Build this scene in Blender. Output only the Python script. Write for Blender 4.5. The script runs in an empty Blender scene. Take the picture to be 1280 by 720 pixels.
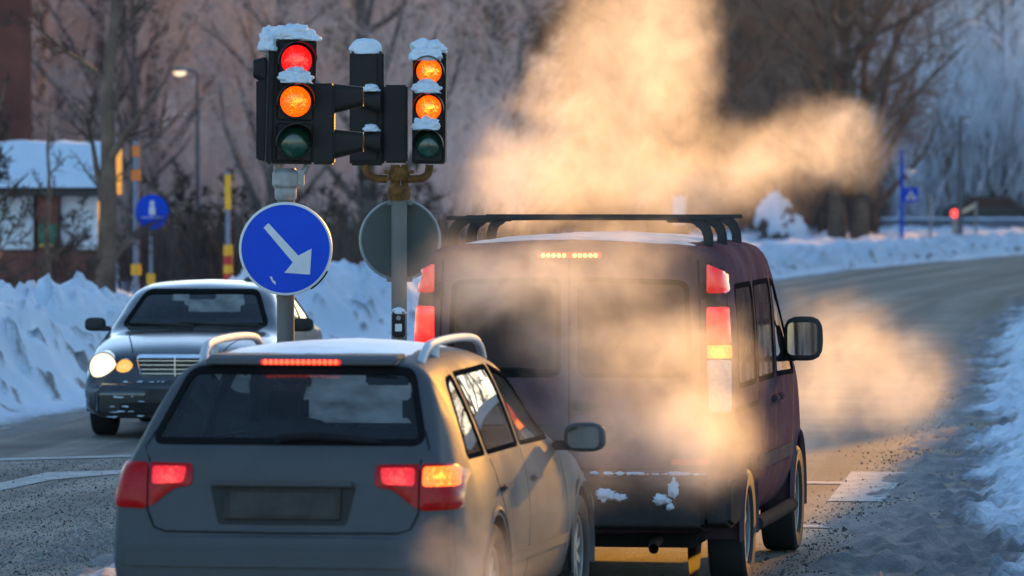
import bpy, bmesh, math, random
import numpy as np
from mathutils import Vector, Matrix
from mathutils.bvhtree import BVHTree
from mathutils.geometry import delaunay_2d_cdt
R = math.radians
sc = bpy.context.scene
col = sc.collection

# ------------------------------------------------------------------ camera
H, F, HY = 2.47, 7111.0, 216.0          # eye height, focal length in photo pixels, horizon row
cam_d = bpy.data.cameras.new('camera'); cam = bpy.data.objects.new('camera', cam_d); col.objects.link(cam)
cam.location = (0, 0, H); cam.rotation_euler = (R(90), 0, 0)
cam_d.sensor_width = 36; cam_d.lens = 200.0; cam_d.shift_y = -(360 - HY) / 1280
cam_d.clip_start = 0.5; cam_d.clip_end = 3000
cam_d.dof.use_dof = True; cam_d.dof.focus_distance = 38.0; cam_d.dof.aperture_fstop = 4.3
sc.camera = cam

# ------------------------------------------------------------------ sky, sun, exposure
SUN_AZ, SUN_EL = 18.0, 9.0              # degrees right of the view direction, above the horizon
w = bpy.data.worlds.new('World'); sc.world = w; w.use_nodes = True
nt = w.node_tree; nt.nodes.clear()
sky = nt.nodes.new('ShaderNodeTexSky'); sky.sky_type = 'NISHITA'; sky.sun_disc = False
sky.sun_elevation = R(SUN_EL); sky.sun_rotation = R(SUN_AZ); sky.air_density = 1.0; sky.dust_density = 0.4; sky.ozone_density = 2.6
bg = nt.nodes.new('ShaderNodeBackground'); bg.inputs[1].default_value = 0.11
wo = nt.nodes.new('ShaderNodeOutputWorld'); nt.links.new(sky.outputs[0], bg.inputs[0]); nt.links.new(bg.outputs[0], wo.inputs[0])
sun_d = bpy.data.lights.new('sun', 'SUN'); sun_d.energy = 2.0; sun_d.angle = R(0.6); sun_d.color = (1.0, 0.43, 0.03)
sun = bpy.data.objects.new('sun', sun_d); col.objects.link(sun)
to_sun = Vector((math.sin(R(SUN_AZ)) * math.cos(R(SUN_EL)), math.cos(R(SUN_AZ)) * math.cos(R(SUN_EL)), math.sin(R(SUN_EL))))
sun.rotation_euler = to_sun.to_track_quat('Z', 'Y').to_euler(); sun.location = to_sun * 60
sc.view_settings.view_transform = 'Standard'; sc.view_settings.look = 'None'; sc.view_settings.gamma = 1
sc.view_settings.exposure = 1.97
sc.render.engine = 'CYCLES'; cy = sc.cycles
cy.use_denoising = True; cy.denoiser = 'OPENIMAGEDENOISE'; cy.use_adaptive_sampling = True; cy.adaptive_threshold = 0.015
cy.max_bounces = 8; cy.diffuse_bounces = 3; cy.glossy_bounces = 3; cy.transmission_bounces = 4; cy.transparent_max_bounces = 16
cy.volume_bounces = 2; cy.volume_max_steps = 128; cy.sample_clamp_indirect = 6; cy.caustics_reflective = False; cy.caustics_refractive = False

def at(px, py, d):                       # photo pixel + distance -> point
    return Vector(((px - 640) / F * d, d, H - (py - HY) / F * d))
def gpx(px, py):                         # photo pixel on flat ground -> point
    d = H * F / (py - HY); return Vector(((px - 640) / F * d, d, 0))
def sst(a, b, x):
    t = np.clip((x - a) / (b - a), 0, 1); return t * t * (3 - 2 * t)
def gz(y):                               # the road crests slightly under the estate car
    return 0.10 * (1 - sst(30.8, 35.6, np.asarray(y, float)))

# ------------------------------------------------------------------ numpy noise
_rs = np.random.RandomState(7); _perm = np.concatenate([_rs.permutation(256)] * 2); _gr = _rs.uniform(0, 2 * np.pi, 256)
def pn2(x, y):
    x = np.asarray(x, float); y = np.asarray(y, float)
    xi = np.floor(x).astype(int); yi = np.floor(y).astype(int); xf = x - xi; yf = y - yi
    u = xf**3 * (xf * (xf * 6 - 15) + 10); v = yf**3 * (yf * (yf * 6 - 15) + 10)
    def g(ix, iy, fx, fy):
        a = _gr[_perm[(_perm[ix & 255] + iy) & 255]]; return np.cos(a) * fx + np.sin(a) * fy
    a = g(xi, yi, xf, yf); b = g(xi + 1, yi, xf - 1, yf); c = g(xi, yi + 1, xf, yf - 1); d = g(xi + 1, yi + 1, xf - 1, yf - 1)
    return ((a * (1 - u) + b * u) * (1 - v) + (c * (1 - u) + d * u) * v) * 1.5
def fbm(x, y, o=4, g=0.5):
    s = 0; a = 1
    for i in range(o): s = s + a * pn2(x * 2**i + 17.3 * i, y * 2**i + 5.1 * i); a *= g
    return s

# ------------------------------------------------------------------ materials
MATS = {}
def M(name, base=(.5, .5, .5), rough=.6, metal=0, var=0.0, vscale=8, bump=0, bscale=30, coat=0, emis=None, estr=0, dirt=None, dirt_amt=0, dscale=3, spec=None):
    if name in MATS: return MATS[name]
    m = bpy.data.materials.new(name); m.use_nodes = True; n = m.node_tree; b = n.nodes['Principled BSDF']; L = n.links.new
    b.inputs['Roughness'].default_value = rough; b.inputs['Metallic'].default_value = metal
    if coat: b.inputs['Coat Weight'].default_value = coat; b.inputs['Coat Roughness'].default_value = .12
    if spec is not None: b.inputs['Specular IOR Level'].default_value = spec
    b.inputs['Base Color'].default_value = (*base, 1)
    tc = n.nodes.new('ShaderNodeTexCoord'); src = None
    if var or dirt:
        nz = n.nodes.new('ShaderNodeTexNoise'); nz.inputs['Scale'].default_value = vscale; nz.inputs['Detail'].default_value = 6; nz.inputs['Roughness'].default_value = .65
        L(tc.outputs['Object'], nz.inputs['Vector'])
        mr = n.nodes.new('ShaderNodeMapRange'); L(nz.outputs[0], mr.inputs[0]); mr.inputs[1].default_value = .3; mr.inputs[2].default_value = .7; mr.inputs[3].default_value = 1 - var; mr.inputs[4].default_value = 1 + var
        mx = n.nodes.new('ShaderNodeMix'); mx.data_type = 'RGBA'; mx.blend_type = 'MULTIPLY'; mx.inputs[0].default_value = 1
        mx.inputs[6].default_value = (*base, 1); L(mr.outputs[0], mx.inputs[7]); src = mx.outputs[2]
        if dirt:
            n2 = n.nodes.new('ShaderNodeTexNoise'); n2.inputs['Scale'].default_value = dscale; n2.inputs['Detail'].default_value = 8; n2.inputs['Roughness'].default_value = .7
            L(tc.outputs['Object'], n2.inputs['Vector'])
            r2 = n.nodes.new('ShaderNodeMapRange'); L(n2.outputs[0], r2.inputs[0]); r2.inputs[1].default_value = .35; r2.inputs[2].default_value = .7; r2.inputs[3].default_value = dirt_amt * .45; r2.inputs[4].default_value = min(1, dirt_amt * 1.3)
            m2 = n.nodes.new('ShaderNodeMix'); m2.data_type = 'RGBA'; L(r2.outputs[0], m2.inputs[0]); L(src, m2.inputs[6]); m2.inputs[7].default_value = (*dirt, 1); src = m2.outputs[2]
            r3 = n.nodes.new('ShaderNodeMapRange'); L(r2.outputs[0], r3.inputs[0]); r3.inputs[3].default_value = rough; r3.inputs[4].default_value = min(1, rough + .45); L(r3.outputs[0], b.inputs['Roughness'])
        L(src, b.inputs['Base Color'])
    if bump:
        n3 = n.nodes.new('ShaderNodeTexNoise'); n3.inputs['Scale'].default_value = bscale; n3.inputs['Detail'].default_value = 5; L(tc.outputs['Object'], n3.inputs['Vector'])
        bp = n.nodes.new('ShaderNodeBump'); bp.inputs['Strength'].default_value = bump; bp.inputs['Distance'].default_value = .02; L(n3.outputs[0], bp.inputs['Height']); L(bp.outputs[0], b.inputs['Normal'])
    if emis: b.inputs['Emission Color'].default_value = (*emis, 1); b.inputs['Emission Strength'].default_value = estr * .72
    MATS[name] = m; return m
def glassmat(name, tint=(.3, .33, .33), ior=1.5, rough=.02, haze=0.0, hazec=(.3, .3, .3)):
    m = bpy.data.materials.new(name); m.use_nodes = True; n = m.node_tree; L = n.links.new; n.nodes.remove(n.nodes['Principled BSDF'])
    out = [x for x in n.nodes if x.type == 'OUTPUT_MATERIAL'][0]
    tr = n.nodes.new('ShaderNodeBsdfTransparent'); tr.inputs[0].default_value = (*tint, 1)
    gl = n.nodes.new('ShaderNodeBsdfGlossy'); gl.inputs['Roughness'].default_value = rough
    fr = n.nodes.new('ShaderNodeFresnel'); fr.inputs[0].default_value = ior
    mx = n.nodes.new('ShaderNodeMixShader'); L(fr.outputs[0], mx.inputs[0]); L(tr.outputs[0], mx.inputs[1]); L(gl.outputs[0], mx.inputs[2]); last = mx.outputs[0]
    if haze:
        df = n.nodes.new('ShaderNodeBsdfDiffuse'); df.inputs[0].default_value = (*hazec, 1)
        tc = n.nodes.new('ShaderNodeTexCoord'); nz = n.nodes.new('ShaderNodeTexNoise'); nz.inputs['Scale'].default_value = 5; nz.inputs['Detail'].default_value = 7; L(tc.outputs['Object'], nz.inputs['Vector'])
        mr = n.nodes.new('ShaderNodeMapRange'); L(nz.outputs[0], mr.inputs[0]); mr.inputs[1].default_value = .3; mr.inputs[2].default_value = .7; mr.inputs[3].default_value = haze * .5; mr.inputs[4].default_value = min(1, haze * 1.5)
        tl = n.nodes.new('ShaderNodeBsdfTranslucent'); tl.inputs[0].default_value = (*hazec, 1); md = n.nodes.new('ShaderNodeMixShader'); L(df.outputs[0], md.inputs[1]); L(tl.outputs[0], md.inputs[2])
        m2 = n.nodes.new('ShaderNodeMixShader'); L(mr.outputs[0], m2.inputs[0]); L(last, m2.inputs[1]); L(md.outputs[0], m2.inputs[2]); last = m2.outputs[0]
    L(last, out.inputs[0]); MATS[name] = m; return m
def lensmat(name, c_edge, c_hot, estr, scale=60):
    """lit ribbed lens: emission with a moulded cell pattern and a hotter middle (object space)"""
    m = bpy.data.materials.new(name); m.use_nodes = True; n = m.node_tree; L = n.links.new; b = n.nodes['Principled BSDF']
    b.inputs['Base Color'].default_value = (*[c * .5 for c in c_edge], 1); b.inputs['Roughness'].default_value = .2
    tc = n.nodes.new('ShaderNodeTexCoord'); vo = n.nodes.new('ShaderNodeTexVoronoi'); vo.inputs['Scale'].default_value = scale; L(tc.outputs['Object'], vo.inputs['Vector'])
    nz = n.nodes.new('ShaderNodeTexNoise'); nz.inputs['Scale'].default_value = scale * .25; L(tc.outputs['Object'], nz.inputs['Vector'])
    ln = n.nodes.new('ShaderNodeVectorMath'); ln.operation = 'LENGTH'; L(tc.outputs['Object'], ln.inputs[0])
    mr = n.nodes.new('ShaderNodeMapRange'); L(ln.outputs['Value'], mr.inputs[0]); mr.inputs[1].default_value = .1; mr.inputs[2].default_value = .0; mr.inputs[3].default_value = -.3; mr.inputs[4].default_value = .5
    a = n.nodes.new('ShaderNodeMath'); a.operation = 'ADD'; L(mr.outputs[0], a.inputs[0])
    c = n.nodes.new('ShaderNodeMath'); c.operation = 'MULTIPLY_ADD'; L(vo.outputs['Distance'], c.inputs[0]); c.inputs[1].default_value = -1.0; L(nz.outputs[0], c.inputs[2]); L(c.outputs[0], a.inputs[1])
    rp = n.nodes.new('ShaderNodeMix'); rp.data_type = 'RGBA'; L(a.outputs[0], rp.inputs[0]); rp.inputs[6].default_value = (*c_edge, 1); rp.inputs[7].default_value = (*c_hot, 1); rp.clamp_factor = True
    L(rp.outputs[2], b.inputs['Emission Color']); b.inputs['Emission Strength'].default_value = estr * .72; MATS[name] = m; return m

# ------------------------------------------------------------------ objects and meshes
def tag(o, label=None, cat=None, group=None, kind=None):
    if label: o['label'] = label
    if cat: o['category'] = cat
    if group: o['group'] = group
    if kind: o['kind'] = kind
    return o
def empty(name, loc, rz=0, label=None, cat=None, group=None):
    o = bpy.data.objects.new(name, None); col.objects.link(o); o.location = loc; o.rotation_euler = (0, 0, rz); o.empty_display_size = .2
    return tag(o, label, cat, group)
def link(name, me, mat=None, parent=None, smooth=True, angle=None, loc=None):
    o = bpy.data.objects.new(name, me); col.objects.link(o)
    if mat is not None: me.materials.clear(); me.materials.append(mat)
    if smooth and len(me.polygons):
        me.polygons.foreach_set('use_smooth', [True] * len(me.polygons))
        if angle: me.set_sharp_from_angle(angle=R(angle))
    if parent is not None: o.parent = parent
    if loc is not None: o.location = loc
    return o
def mesh(name, v, f):
    me = bpy.data.meshes.new(name); me.from_pydata([tuple(p) for p in v], [], [tuple(x) for x in f]); me.update(); return me
class MB:
    """collects simple solids into one mesh"""
    def __init__(s): s.v = []; s.f = []
    def add(s, v, f):
        o = len(s.v); s.v += [tuple(p) for p in v]; s.f += [tuple(i + o for i in x) for x in f]; return s
    def box(s, c, d, rot=None):
        v = []
        for i in (-.5, .5):
            for j in (-.5, .5):
                for k in (-.5, .5):
                    p = Vector((i * d[0], j * d[1], k * d[2]))
                    if rot is not None: p = rot @ p
                    v.append(p + Vector(c))
        return s.add(v, [(0, 1, 3, 2), (4, 6, 7, 5), (0, 4, 5, 1), (2, 3, 7, 6), (0, 2, 6, 4), (1, 5, 7, 3)])
    def tube(s, pts, rad, n=12, caps=True):
        pts = [Vector(p) for p in pts]; rad = rad if hasattr(rad, '__len__') else [rad] * len(pts); v = []; f = []; prev = None
        for i, p in enumerate(pts):
            t = (pts[min(i + 1, len(pts) - 1)] - pts[max(i - 1, 0)]).normalized()
            if prev is None: a = t.orthogonal().normalized()
            else: a = (prev - t * prev.dot(t)).normalized()
            prev = a; b = t.cross(a)
            for k in range(n):
                th = 2 * math.pi * k / n; v.append(p + (a * math.cos(th) + b * math.sin(th)) * rad[i])
        for i in range(len(pts) - 1):
            for k in range(n): f.append((i * n + k, i * n + (k + 1) % n, (i + 1) * n + (k + 1) % n, (i + 1) * n + k))
        if caps: f.append(tuple(range(n - 1, -1, -1))); f.append(tuple((len(pts) - 1) * n + k for k in range(n)))
        return s.add(v, f)
    def lathe(s, prof, c=(0, 0, 0), axis='z', n=32, a0=0, a1=None):
        """prof: (radius, height) pairs round an axis"""
        full = a1 is None; cnt = n if full else n + 1; v = []; f = []
        for (r, h) in prof:
            for k in range(cnt):
                th = a0 + (2 * math.pi if full else a1 - a0) * k / n; x, y = r * math.cos(th), r * math.sin(th)
                p = {'z': (x, y, h), 'y': (x, h, y), 'x': (h, x, y)}[axis]; v.append(Vector(p) + Vector(c))
        for i in range(len(prof) - 1):
            for k in range(n):
                k2 = (k + 1) % cnt; f.append((i * cnt + k, i * cnt + k2, (i + 1) * cnt + k2, (i + 1) * cnt + k))
        return s.add(v, f)
    def prism(s, poly, axis, a, b):
        """poly of 2D points extruded along an axis: 'y' poly=(x,z), 'x' poly=(y,z), 'z' poly=(x,y)"""
        def P(p, h): return {'y': (p[0], h, p[1]), 'x': (h, p[0], p[1]), 'z': (p[0], p[1], h)}[axis]
        n = len(poly); v = [P(p, a) for p in poly] + [P(p, b) for p in poly]
        f = [tuple(range(n)), tuple(range(2 * n - 1, n - 1, -1))] + [(i, i + n, (i + 1) % n + n, (i + 1) % n) for i in range(n)]
        return s.add(v, f)
    def build(s, name, mat, parent=None, bevel=0, smooth=True, angle=35, loc=None, seg=2):
        me = mesh(name, s.v, s.f); bm = bmesh.new(); bm.from_mesh(me)
        bmesh.ops.remove_doubles(bm, verts=bm.verts, dist=1e-5)
        bmesh.ops.recalc_face_normals(bm, faces=bm.faces)
        if bevel:
            ed = [e for e in bm.edges if len(e.link_faces) == 2 and e.calc_face_angle(0) > .5]
            bmesh.ops.bevel(bm, geom=ed, offset=bevel, segments=seg, affect='EDGES', clamp_overlap=True)
        bm.to_mesh(me); bm.free(); return link(name, me, mat, parent, smooth, angle, loc)
def rpoly(pts, r=.03, n=5):
    """round the corners of a polygon"""
    out = []; k = len(pts); rr = r if hasattr(r, '__len__') else [r] * k
    for i in range(k):
        p = Vector(pts[i]).to_2d(); a = Vector(pts[i - 1]).to_2d() - p; b = Vector(pts[(i + 1) % k]).to_2d() - p
        q = min(rr[i], a.length * .45, b.length * .45); p0 = p + a.normalized() * q; p1 = p + b.normalized() * q
        for j in range(n + 1):
            t = j / n; out.append(((1 - t)**2 * p0 + 2 * t * (1 - t) * p + t * t * p1))
    return [tuple(x) for x in out]
def inset(poly, d):
    """move every point of a (roughly convex) polygon inwards by d"""
    n = len(poly); P = [Vector(p).to_2d() for p in poly]; area = sum(P[i].x * P[(i + 1) % n].y - P[(i + 1) % n].x * P[i].y for i in range(n)); s = 1 if area > 0 else -1; out = []
    for i in range(n):
        t = P[(i + 1) % n] - P[i - 1]
        if t.length < 1e-7: out.append(tuple(P[i])); continue
        t.normalize(); out.append(tuple(P[i] + Vector((-t.y, t.x)) * d * s))
    return out
def ellipse(cx, cz, a, b, n=28, rot=0): return [(cx + a * math.cos(t) * math.cos(rot) - b * math.sin(t) * math.sin(rot), cz + a * math.cos(t) * math.sin(rot) + b * math.sin(t) * math.cos(rot)) for t in [2 * math.pi * i / n for i in range(n)]]
def densify(poly, res, closed=True):
    out = []; n = len(poly)
    for i in range(n if closed else n - 1):
        a = Vector(poly[i]).to_2d(); b = Vector(poly[(i + 1) % n]).to_2d(); k = max(1, int((b - a).length / res))
        out += [tuple(a.lerp(b, j / k)) for j in range(k)]
    return out
def inside(p, poly):
    c = False; j = len(poly) - 1
    for i in range(len(poly)):
        if (poly[i][1] > p[1]) != (poly[j][1] > p[1]) and p[0] < (poly[j][0] - poly[i][0]) * (p[1] - poly[i][1]) / (poly[j][1] - poly[i][1]) + poly[i][0]: c = not c
        j = i
    return c
DIRS = {'rear': (lambda a, b: Vector((a, -4, b)), Vector((0, 1, 0))), 'front': (lambda a, b: Vector((a, 12, b)), Vector((0, -1, 0))),
        'right': (lambda a, b: Vector((4, a, b)), Vector((-1, 0, 0))), 'left': (lambda a, b: Vector((-4, a, b)), Vector((1, 0, 0))), 'top': (lambda a, b: Vector((a, b, 5)), Vector((0, 0, -1)))}
def patch(name, poly, side, bvh, mat, parent, off=.004, depth=.012, res=.05, bulge=0, hole=None, center=False):
    """a panel, pane, lamp or trim laid on the body: polygon in the given elevation, wrapped onto the surface, with a rim"""
    B = densify(poly, res); pts = list(B); n0 = len(B); edges = [(i, (i + 1) % n0) for i in range(n0)]; faces = []
    if hole:
        Hh = densify(hole, res); edges += [(n0 + i, n0 + (i + 1) % len(Hh)) for i in range(len(Hh))]; pts += Hh
    xs = [p[0] for p in B]; ys = [p[1] for p in B]
    if not hole:
        gx = np.arange(min(xs) + res * .5, max(xs), res); gy = np.arange(min(ys) + res * .5, max(ys), res); inn = inset(poly, res * .35)
        for x in gx:
            for y in gy:
                if inside((x, y), inn): pts.append((float(x), float(y)))
    vv, ee, ff, *_ = delaunay_2d_cdt([Vector(p) for p in pts], edges, [], 1, 1e-6)
    if hole: ff = [f for f in ff if not inside(sum((vv[i] for i in f), Vector((0, 0))) / 3, Hh)]
    org, dr = DIRS[side]; V = []; N = []
    for p in vv:
        h = bvh.ray_cast(org(p[0], p[1]), dr)
        if h[0] is None: h = bvh.find_nearest(org(p[0], p[1]) + dr * 4)
        n = h[1]; n = n if n.dot(dr) < 0 else -n; o = off
        if bulge:
            dist = min((Vector(p) - Vector(q)).length for q in B); wd = .5 * min(max(xs) - min(xs), max(ys) - min(ys)); t = min(1, dist / wd); o += bulge * math.sqrt(max(0, 1 - (1 - t)**2))
        V.append(h[0] + n * o); N.append(n)
    k = len(V); V2 = V + [V[i] - N[i] * depth for i in range(k)]; FF = [tuple(f) for f in ff]; cnt = {}
    for f in FF:
        for i in range(len(f)): e = (f[i], f[(i + 1) % len(f)]); cnt[e] = 1
    rim = [(e[1], e[0], e[0] + k, e[1] + k) for e in cnt if (e[1], e[0]) not in cnt]
    me = mesh(name, V2, FF + rim); bm = bmesh.new(); bm.from_mesh(me); loose = [v for v in bm.verts if not v.link_faces]; bmesh.ops.delete(bm, geom=loose, context='VERTS')
    bmesh.ops.recalc_face_normals(bm, faces=bm.faces); bm.to_mesh(me); bm.free()
    if center:
        c = sum((v.co for v in me.vertices), Vector()) / len(me.vertices); me.transform(Matrix.Translation(-c)); o = link(name, me, mat, parent, True, 50); o.location = c; return o
    return link(name, me, mat, parent, True, 50)
def seam(name, line, side, bvh, mat, parent, wd=.007, off=.0012, res=.05):
    L = [Vector(p).to_2d() for p in line]; a = []; b = []
    for i, p in enumerate(L):
        t = (L[min(i + 1, len(L) - 1)] - L[max(i - 1, 0)]).normalized(); q = Vector((-t.y, t.x)) * wd / 2; a.append(tuple(p + q)); b.append(tuple(p - q))
    return patch(name, a + b[::-1], side, bvh, mat, parent, off, .004, res)

def cr(P, k):
    """Catmull-Rom through rows of P (n x m), k samples per interval"""
    P = np.asarray(P, float); n = len(P); out = []
    for i in range(n - 1):
        p0 = P[max(i - 1, 0)]; p1 = P[i]; p2 = P[i + 1]; p3 = P[min(i + 2, n - 1)]
        m1 = (p2 - p0) / 2; m2 = (p3 - p1) / 2
        d = p2 - p1                                     # limit overshoot
        m1 = np.where(np.sign(m1) == np.sign(d), np.sign(d) * np.minimum(abs(m1), 2.2 * abs(d)), 0); m2 = np.where(np.sign(m2) == np.sign(d), np.sign(d) * np.minimum(abs(m2), 2.2 * abs(d)), 0)
        for j in range(k):
            t = j / k; out.append((2 * t**3 - 3 * t**2 + 1) * p1 + (t**3 - 2 * t**2 + t) * m1 + (-2 * t**3 + 3 * t**2) * p2 + (t**3 - t**2) * m2)
    out.append(P[-1]); return np.array(out)
def body_shell(rows, kr=6, ks=5, bulge0=.05, bulge1=.08, ncap=20):
    """rows: y, zb, hs, zs, hw, zm, hb, zbelt, hu, zu, hr, zre, zr -> closed shell mesh data"""
    T = cr(rows, kr); rings = []
    for r in T:
        y, zb, hs, zs, hw, zm, hb, zl, hu, zu, hr, ze, zr = r
        K = np.array([(0, zb - .012), (hs * .8, zb), (hs, zs), (hw, zm), (hb, zl), (hu, zu), (hr, ze), (hr * .55, ze + (zr - ze) * .72), (0, zr)])
        c = cr(K, ks); rings.append([(x, y, z) for x, z in c])
    m = len(rings[0]); V = []; Fc = []; ring = 2 * m - 2
    for c in rings:
        V += c; V += [(-p[0], p[1], p[2]) for p in c[-2:0:-1]]
    for i in range(len(rings) - 1):
        for k in range(ring): Fc.append((i * ring + k, i * ring + (k + 1) % ring, (i + 1) * ring + (k + 1) % ring, (i + 1) * ring + k))
    for end, bl, sg in ((0, bulge0, -1), (len(rings) - 1, bulge1, 1)):
        c = rings[end]; hm = max(p[0] for p in c); prev = None; base = end * ring
        for i in range(m):
            x, y, z = c[i]; row = []
            if i in (0, m - 1): row = [base + i] * (ncap + 1)
            else:
                for j in range(ncap + 1):
                    if j == 0: row.append(base + i)
                    elif j == ncap: row.append(base + ring - i)
                    else:
                        xx = x * (1 - 2 * j / ncap); V.append((xx, y + sg * bl * ((x / hm)**2 - (xx / hm)**2), z)); row.append(len(V) - 1)
            if prev:
                for j in range(ncap):
                    q = [prev[j], prev[j + 1], row[j + 1], row[j]]; u = []
                    for a in q:
                        if a not in u: u.append(a)
                    if len(u) > 2: Fc.append(tuple(u))
            prev = row
    me = mesh('shell', V, Fc); bm = bmesh.new(); bm.from_mesh(me); bmesh.ops.remove_doubles(bm, verts=bm.verts, dist=1e-5); bmesh.ops.recalc_face_normals(bm, faces=bm.faces)
    bvh = BVHTree.FromBMesh(bm); bm.to_mesh(me); bm.free(); return me, bvh
def evaluated(o):
    dg = bpy.context.evaluated_depsgraph_get(); dg.update(); return bpy.data.meshes.new_from_object(o.evaluated_get(dg))
def cut_shell(me, cutter, thick=.03):
    """hollow the shell and cut the window and wheel openings out of it"""
    o = bpy.data.objects.new('tmp', me); col.objects.link(o); s = o.modifiers.new('s', 'SOLIDIFY'); s.thickness = thick; s.offset = -1
    cm = mesh('cut', cutter.v, cutter.f); bm = bmesh.new(); bm.from_mesh(cm); bmesh.ops.recalc_face_normals(bm, faces=bm.faces); bm.to_mesh(cm); bm.free()
    c = bpy.data.objects.new('tmpc', cm); col.objects.link(c)
    b = o.modifiers.new('b', 'BOOLEAN'); b.operation = 'DIFFERENCE'; b.object = c; b.solver = 'EXACT'; b.use_self = True
    r = evaluated(o); bpy.data.objects.remove(o); bpy.data.objects.remove(c); return r

# ================================================================== the setting
EDGE_R = np.array([(-30, -6.5), (10, -2.0), (25, .35), (37, 2.1), (45.7, 3.2), (61.8, 4.85), (86, 6.9), (115.5, 10.4), (150, 16.5), (190, 27), (240, 46), (300, 78)])
EDGE_L = np.array([(-30, -16.5), (10, -11), (30, -7.4), (53.4, -4.8), (57, -4.35), (74, -2.3), (90, 0.0), (126, 5.5), (147, 9.5), (169, 15.2), (200, 25), (240, 39), (300, 70)])
def eR(y): return np.interp(y, EDGE_R[:, 0], EDGE_R[:, 1])
def eL(y): return np.interp(y, EDGE_L[:, 0], EDGE_L[:, 1])
def grid(name, X, Y, Z, mat, parent=None, attr=None, uv=None):
    n, m = X.shape; V = np.stack([X, Y, Z], -1).reshape(-1, 3); idx = np.arange(n * m).reshape(n, m)
    Fq = np.stack([idx[:-1, :-1], idx[:-1, 1:], idx[1:, 1:], idx[1:, :-1]], -1).reshape(-1, 4)
    me = bpy.data.meshes.new(name); me.vertices.add(len(V)); me.vertices.foreach_set('co', V.ravel()); me.loops.add(Fq.size); me.loops.foreach_set('vertex_index', Fq.ravel())
    me.polygons.add(len(Fq)); me.polygons.foreach_set('loop_start', np.arange(0, Fq.size, 4)); me.polygons.foreach_set('loop_total', np.full(len(Fq), 4)); me.update(calc_edges=True)
    for k, a in (attr or {}).items():
        at_ = me.attributes.new(k, 'FLOAT', 'POINT'); at_.data.foreach_set('value', np.asarray(a, np.float32).ravel())
    if uv is not None:
        ul = me.uv_layers.new(name='UVMap'); ul.data.foreach_set('uv', uv.reshape(-1, 2)[Fq.ravel()].astype(np.float32).ravel())
    me.validate(); return link(name, me, mat, parent, True)
def struct(o): o['kind'] = 'structure'; return o

def snow_material(name, dirty=False):
    m = bpy.data.materials.new(name); m.use_nodes = True; n = m.node_tree; L = n.links.new; b = n.nodes['Principled BSDF']
    b.inputs['Roughness'].default_value = .75; b.inputs['Specular IOR Level'].default_value = .25
    tc = n.nodes.new('ShaderNodeTexCoord')
    def noise(s, d=6, r=.6):
        z = n.nodes.new('ShaderNodeTexNoise'); z.inputs['Scale'].default_value = s; z.inputs['Detail'].default_value = d; z.inputs['Roughness'].default_value = r; L(tc.outputs['Object'], z.inputs['Vector']); return z
    n1 = noise(2.2); n2 = noise(14)
    ml = n.nodes.new('ShaderNodeMix'); ml.data_type = 'RGBA'; L(n1.outputs[0], ml.inputs[0]); ml.inputs[6].default_value = (.62, .71, .80, 1); ml.inputs[7].default_value = (.74, .82, .89, 1); src = ml.outputs[2]
    if dirty:
        a = n.nodes.new('ShaderNodeAttribute'); a.attribute_name = 'dirt'
        ad = n.nodes.new('ShaderNodeMath'); ad.operation = 'MULTIPLY_ADD'; L(n2.outputs[0], ad.inputs[0]); ad.inputs[1].default_value = 1.1; ad.inputs[2].default_value = -.55
        a2 = n.nodes.new('ShaderNodeMath'); a2.operation = 'ADD'; a2.use_clamp = True; L(ad.outputs[0], a2.inputs[0]); L(a.outputs['Fac'], a2.inputs[1])
        cr_ = n.nodes.new('ShaderNodeValToRGB'); L(a2.outputs[0], cr_.inputs[0]); e = cr_.color_ramp.elements; e[0].position = .12; e[0].color = (0, 0, 0, 1); e[1].position = .85; e[1].color = (1, 1, 1, 1)
        mg = n.nodes.new('ShaderNodeMix'); mg.data_type = 'RGBA'; L(n2.outputs[0], mg.inputs[0]); mg.inputs[6].default_value = (.105, .10, .095, 1); mg.inputs[7].default_value = (.28, .275, .27, 1)
        m2 = n.nodes.new('ShaderNodeMix'); m2.data_type = 'RGBA'; L(cr_.outputs[0], m2.inputs[0]); L(src, m2.inputs[6]); L(mg.outputs[2], m2.inputs[7]); src = m2.outputs[2]
    L(src, b.inputs['Base Color'])
    n3 = noise(26, 7, .65); bp = n.nodes.new('ShaderNodeBump'); bp.inputs['Strength'].default_value = .6; bp.inputs['Distance'].default_value = .04; L(n3.outputs[0], bp.inputs['Height']); L(bp.outputs[0], b.inputs['Normal'])
    MATS[name] = m; return m
SNOW = snow_material('snow'); DSNOW = snow_material('dirty_snow', True)

# ground sheet out to the horizon
gy = np.concatenate([np.linspace(-60, 20, 9), np.arange(24, 60, 1.0), np.linspace(60, 270, 60), np.linspace(290, 1500, 18)])
gx = np.concatenate([np.linspace(-900, -60, 10), np.linspace(-50, 70, 61), np.linspace(85, 900, 12)])
GX, GY = np.meshgrid(gx, gy)
GZ = gz(GY) - .07 + .05 * fbm(GX * .21, GY * .09) * sst(70, 120, GY)
struct(grid('ground', GX, GY, GZ, SNOW))

# wooded slope that closes the view
hy = np.linspace(250, 520, 50); hx = np.linspace(-110, 150, 70); HX, HYY = np.meshgrid(hx, hy)
def hill_z(x, y):
    return -1.0 + 22 * sst(252, 430, y) + 1.2 * fbm(x * .03, y * .03)
HILL = M('forest_floor', (.20, .14, .10), .95, var=.5, vscale=.35, dirt=(.36, .35, .38), dirt_amt=.35, dscale=.6)
struct(grid('hill', HX, HYY, hill_z(HX, HYY), HILL))

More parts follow.
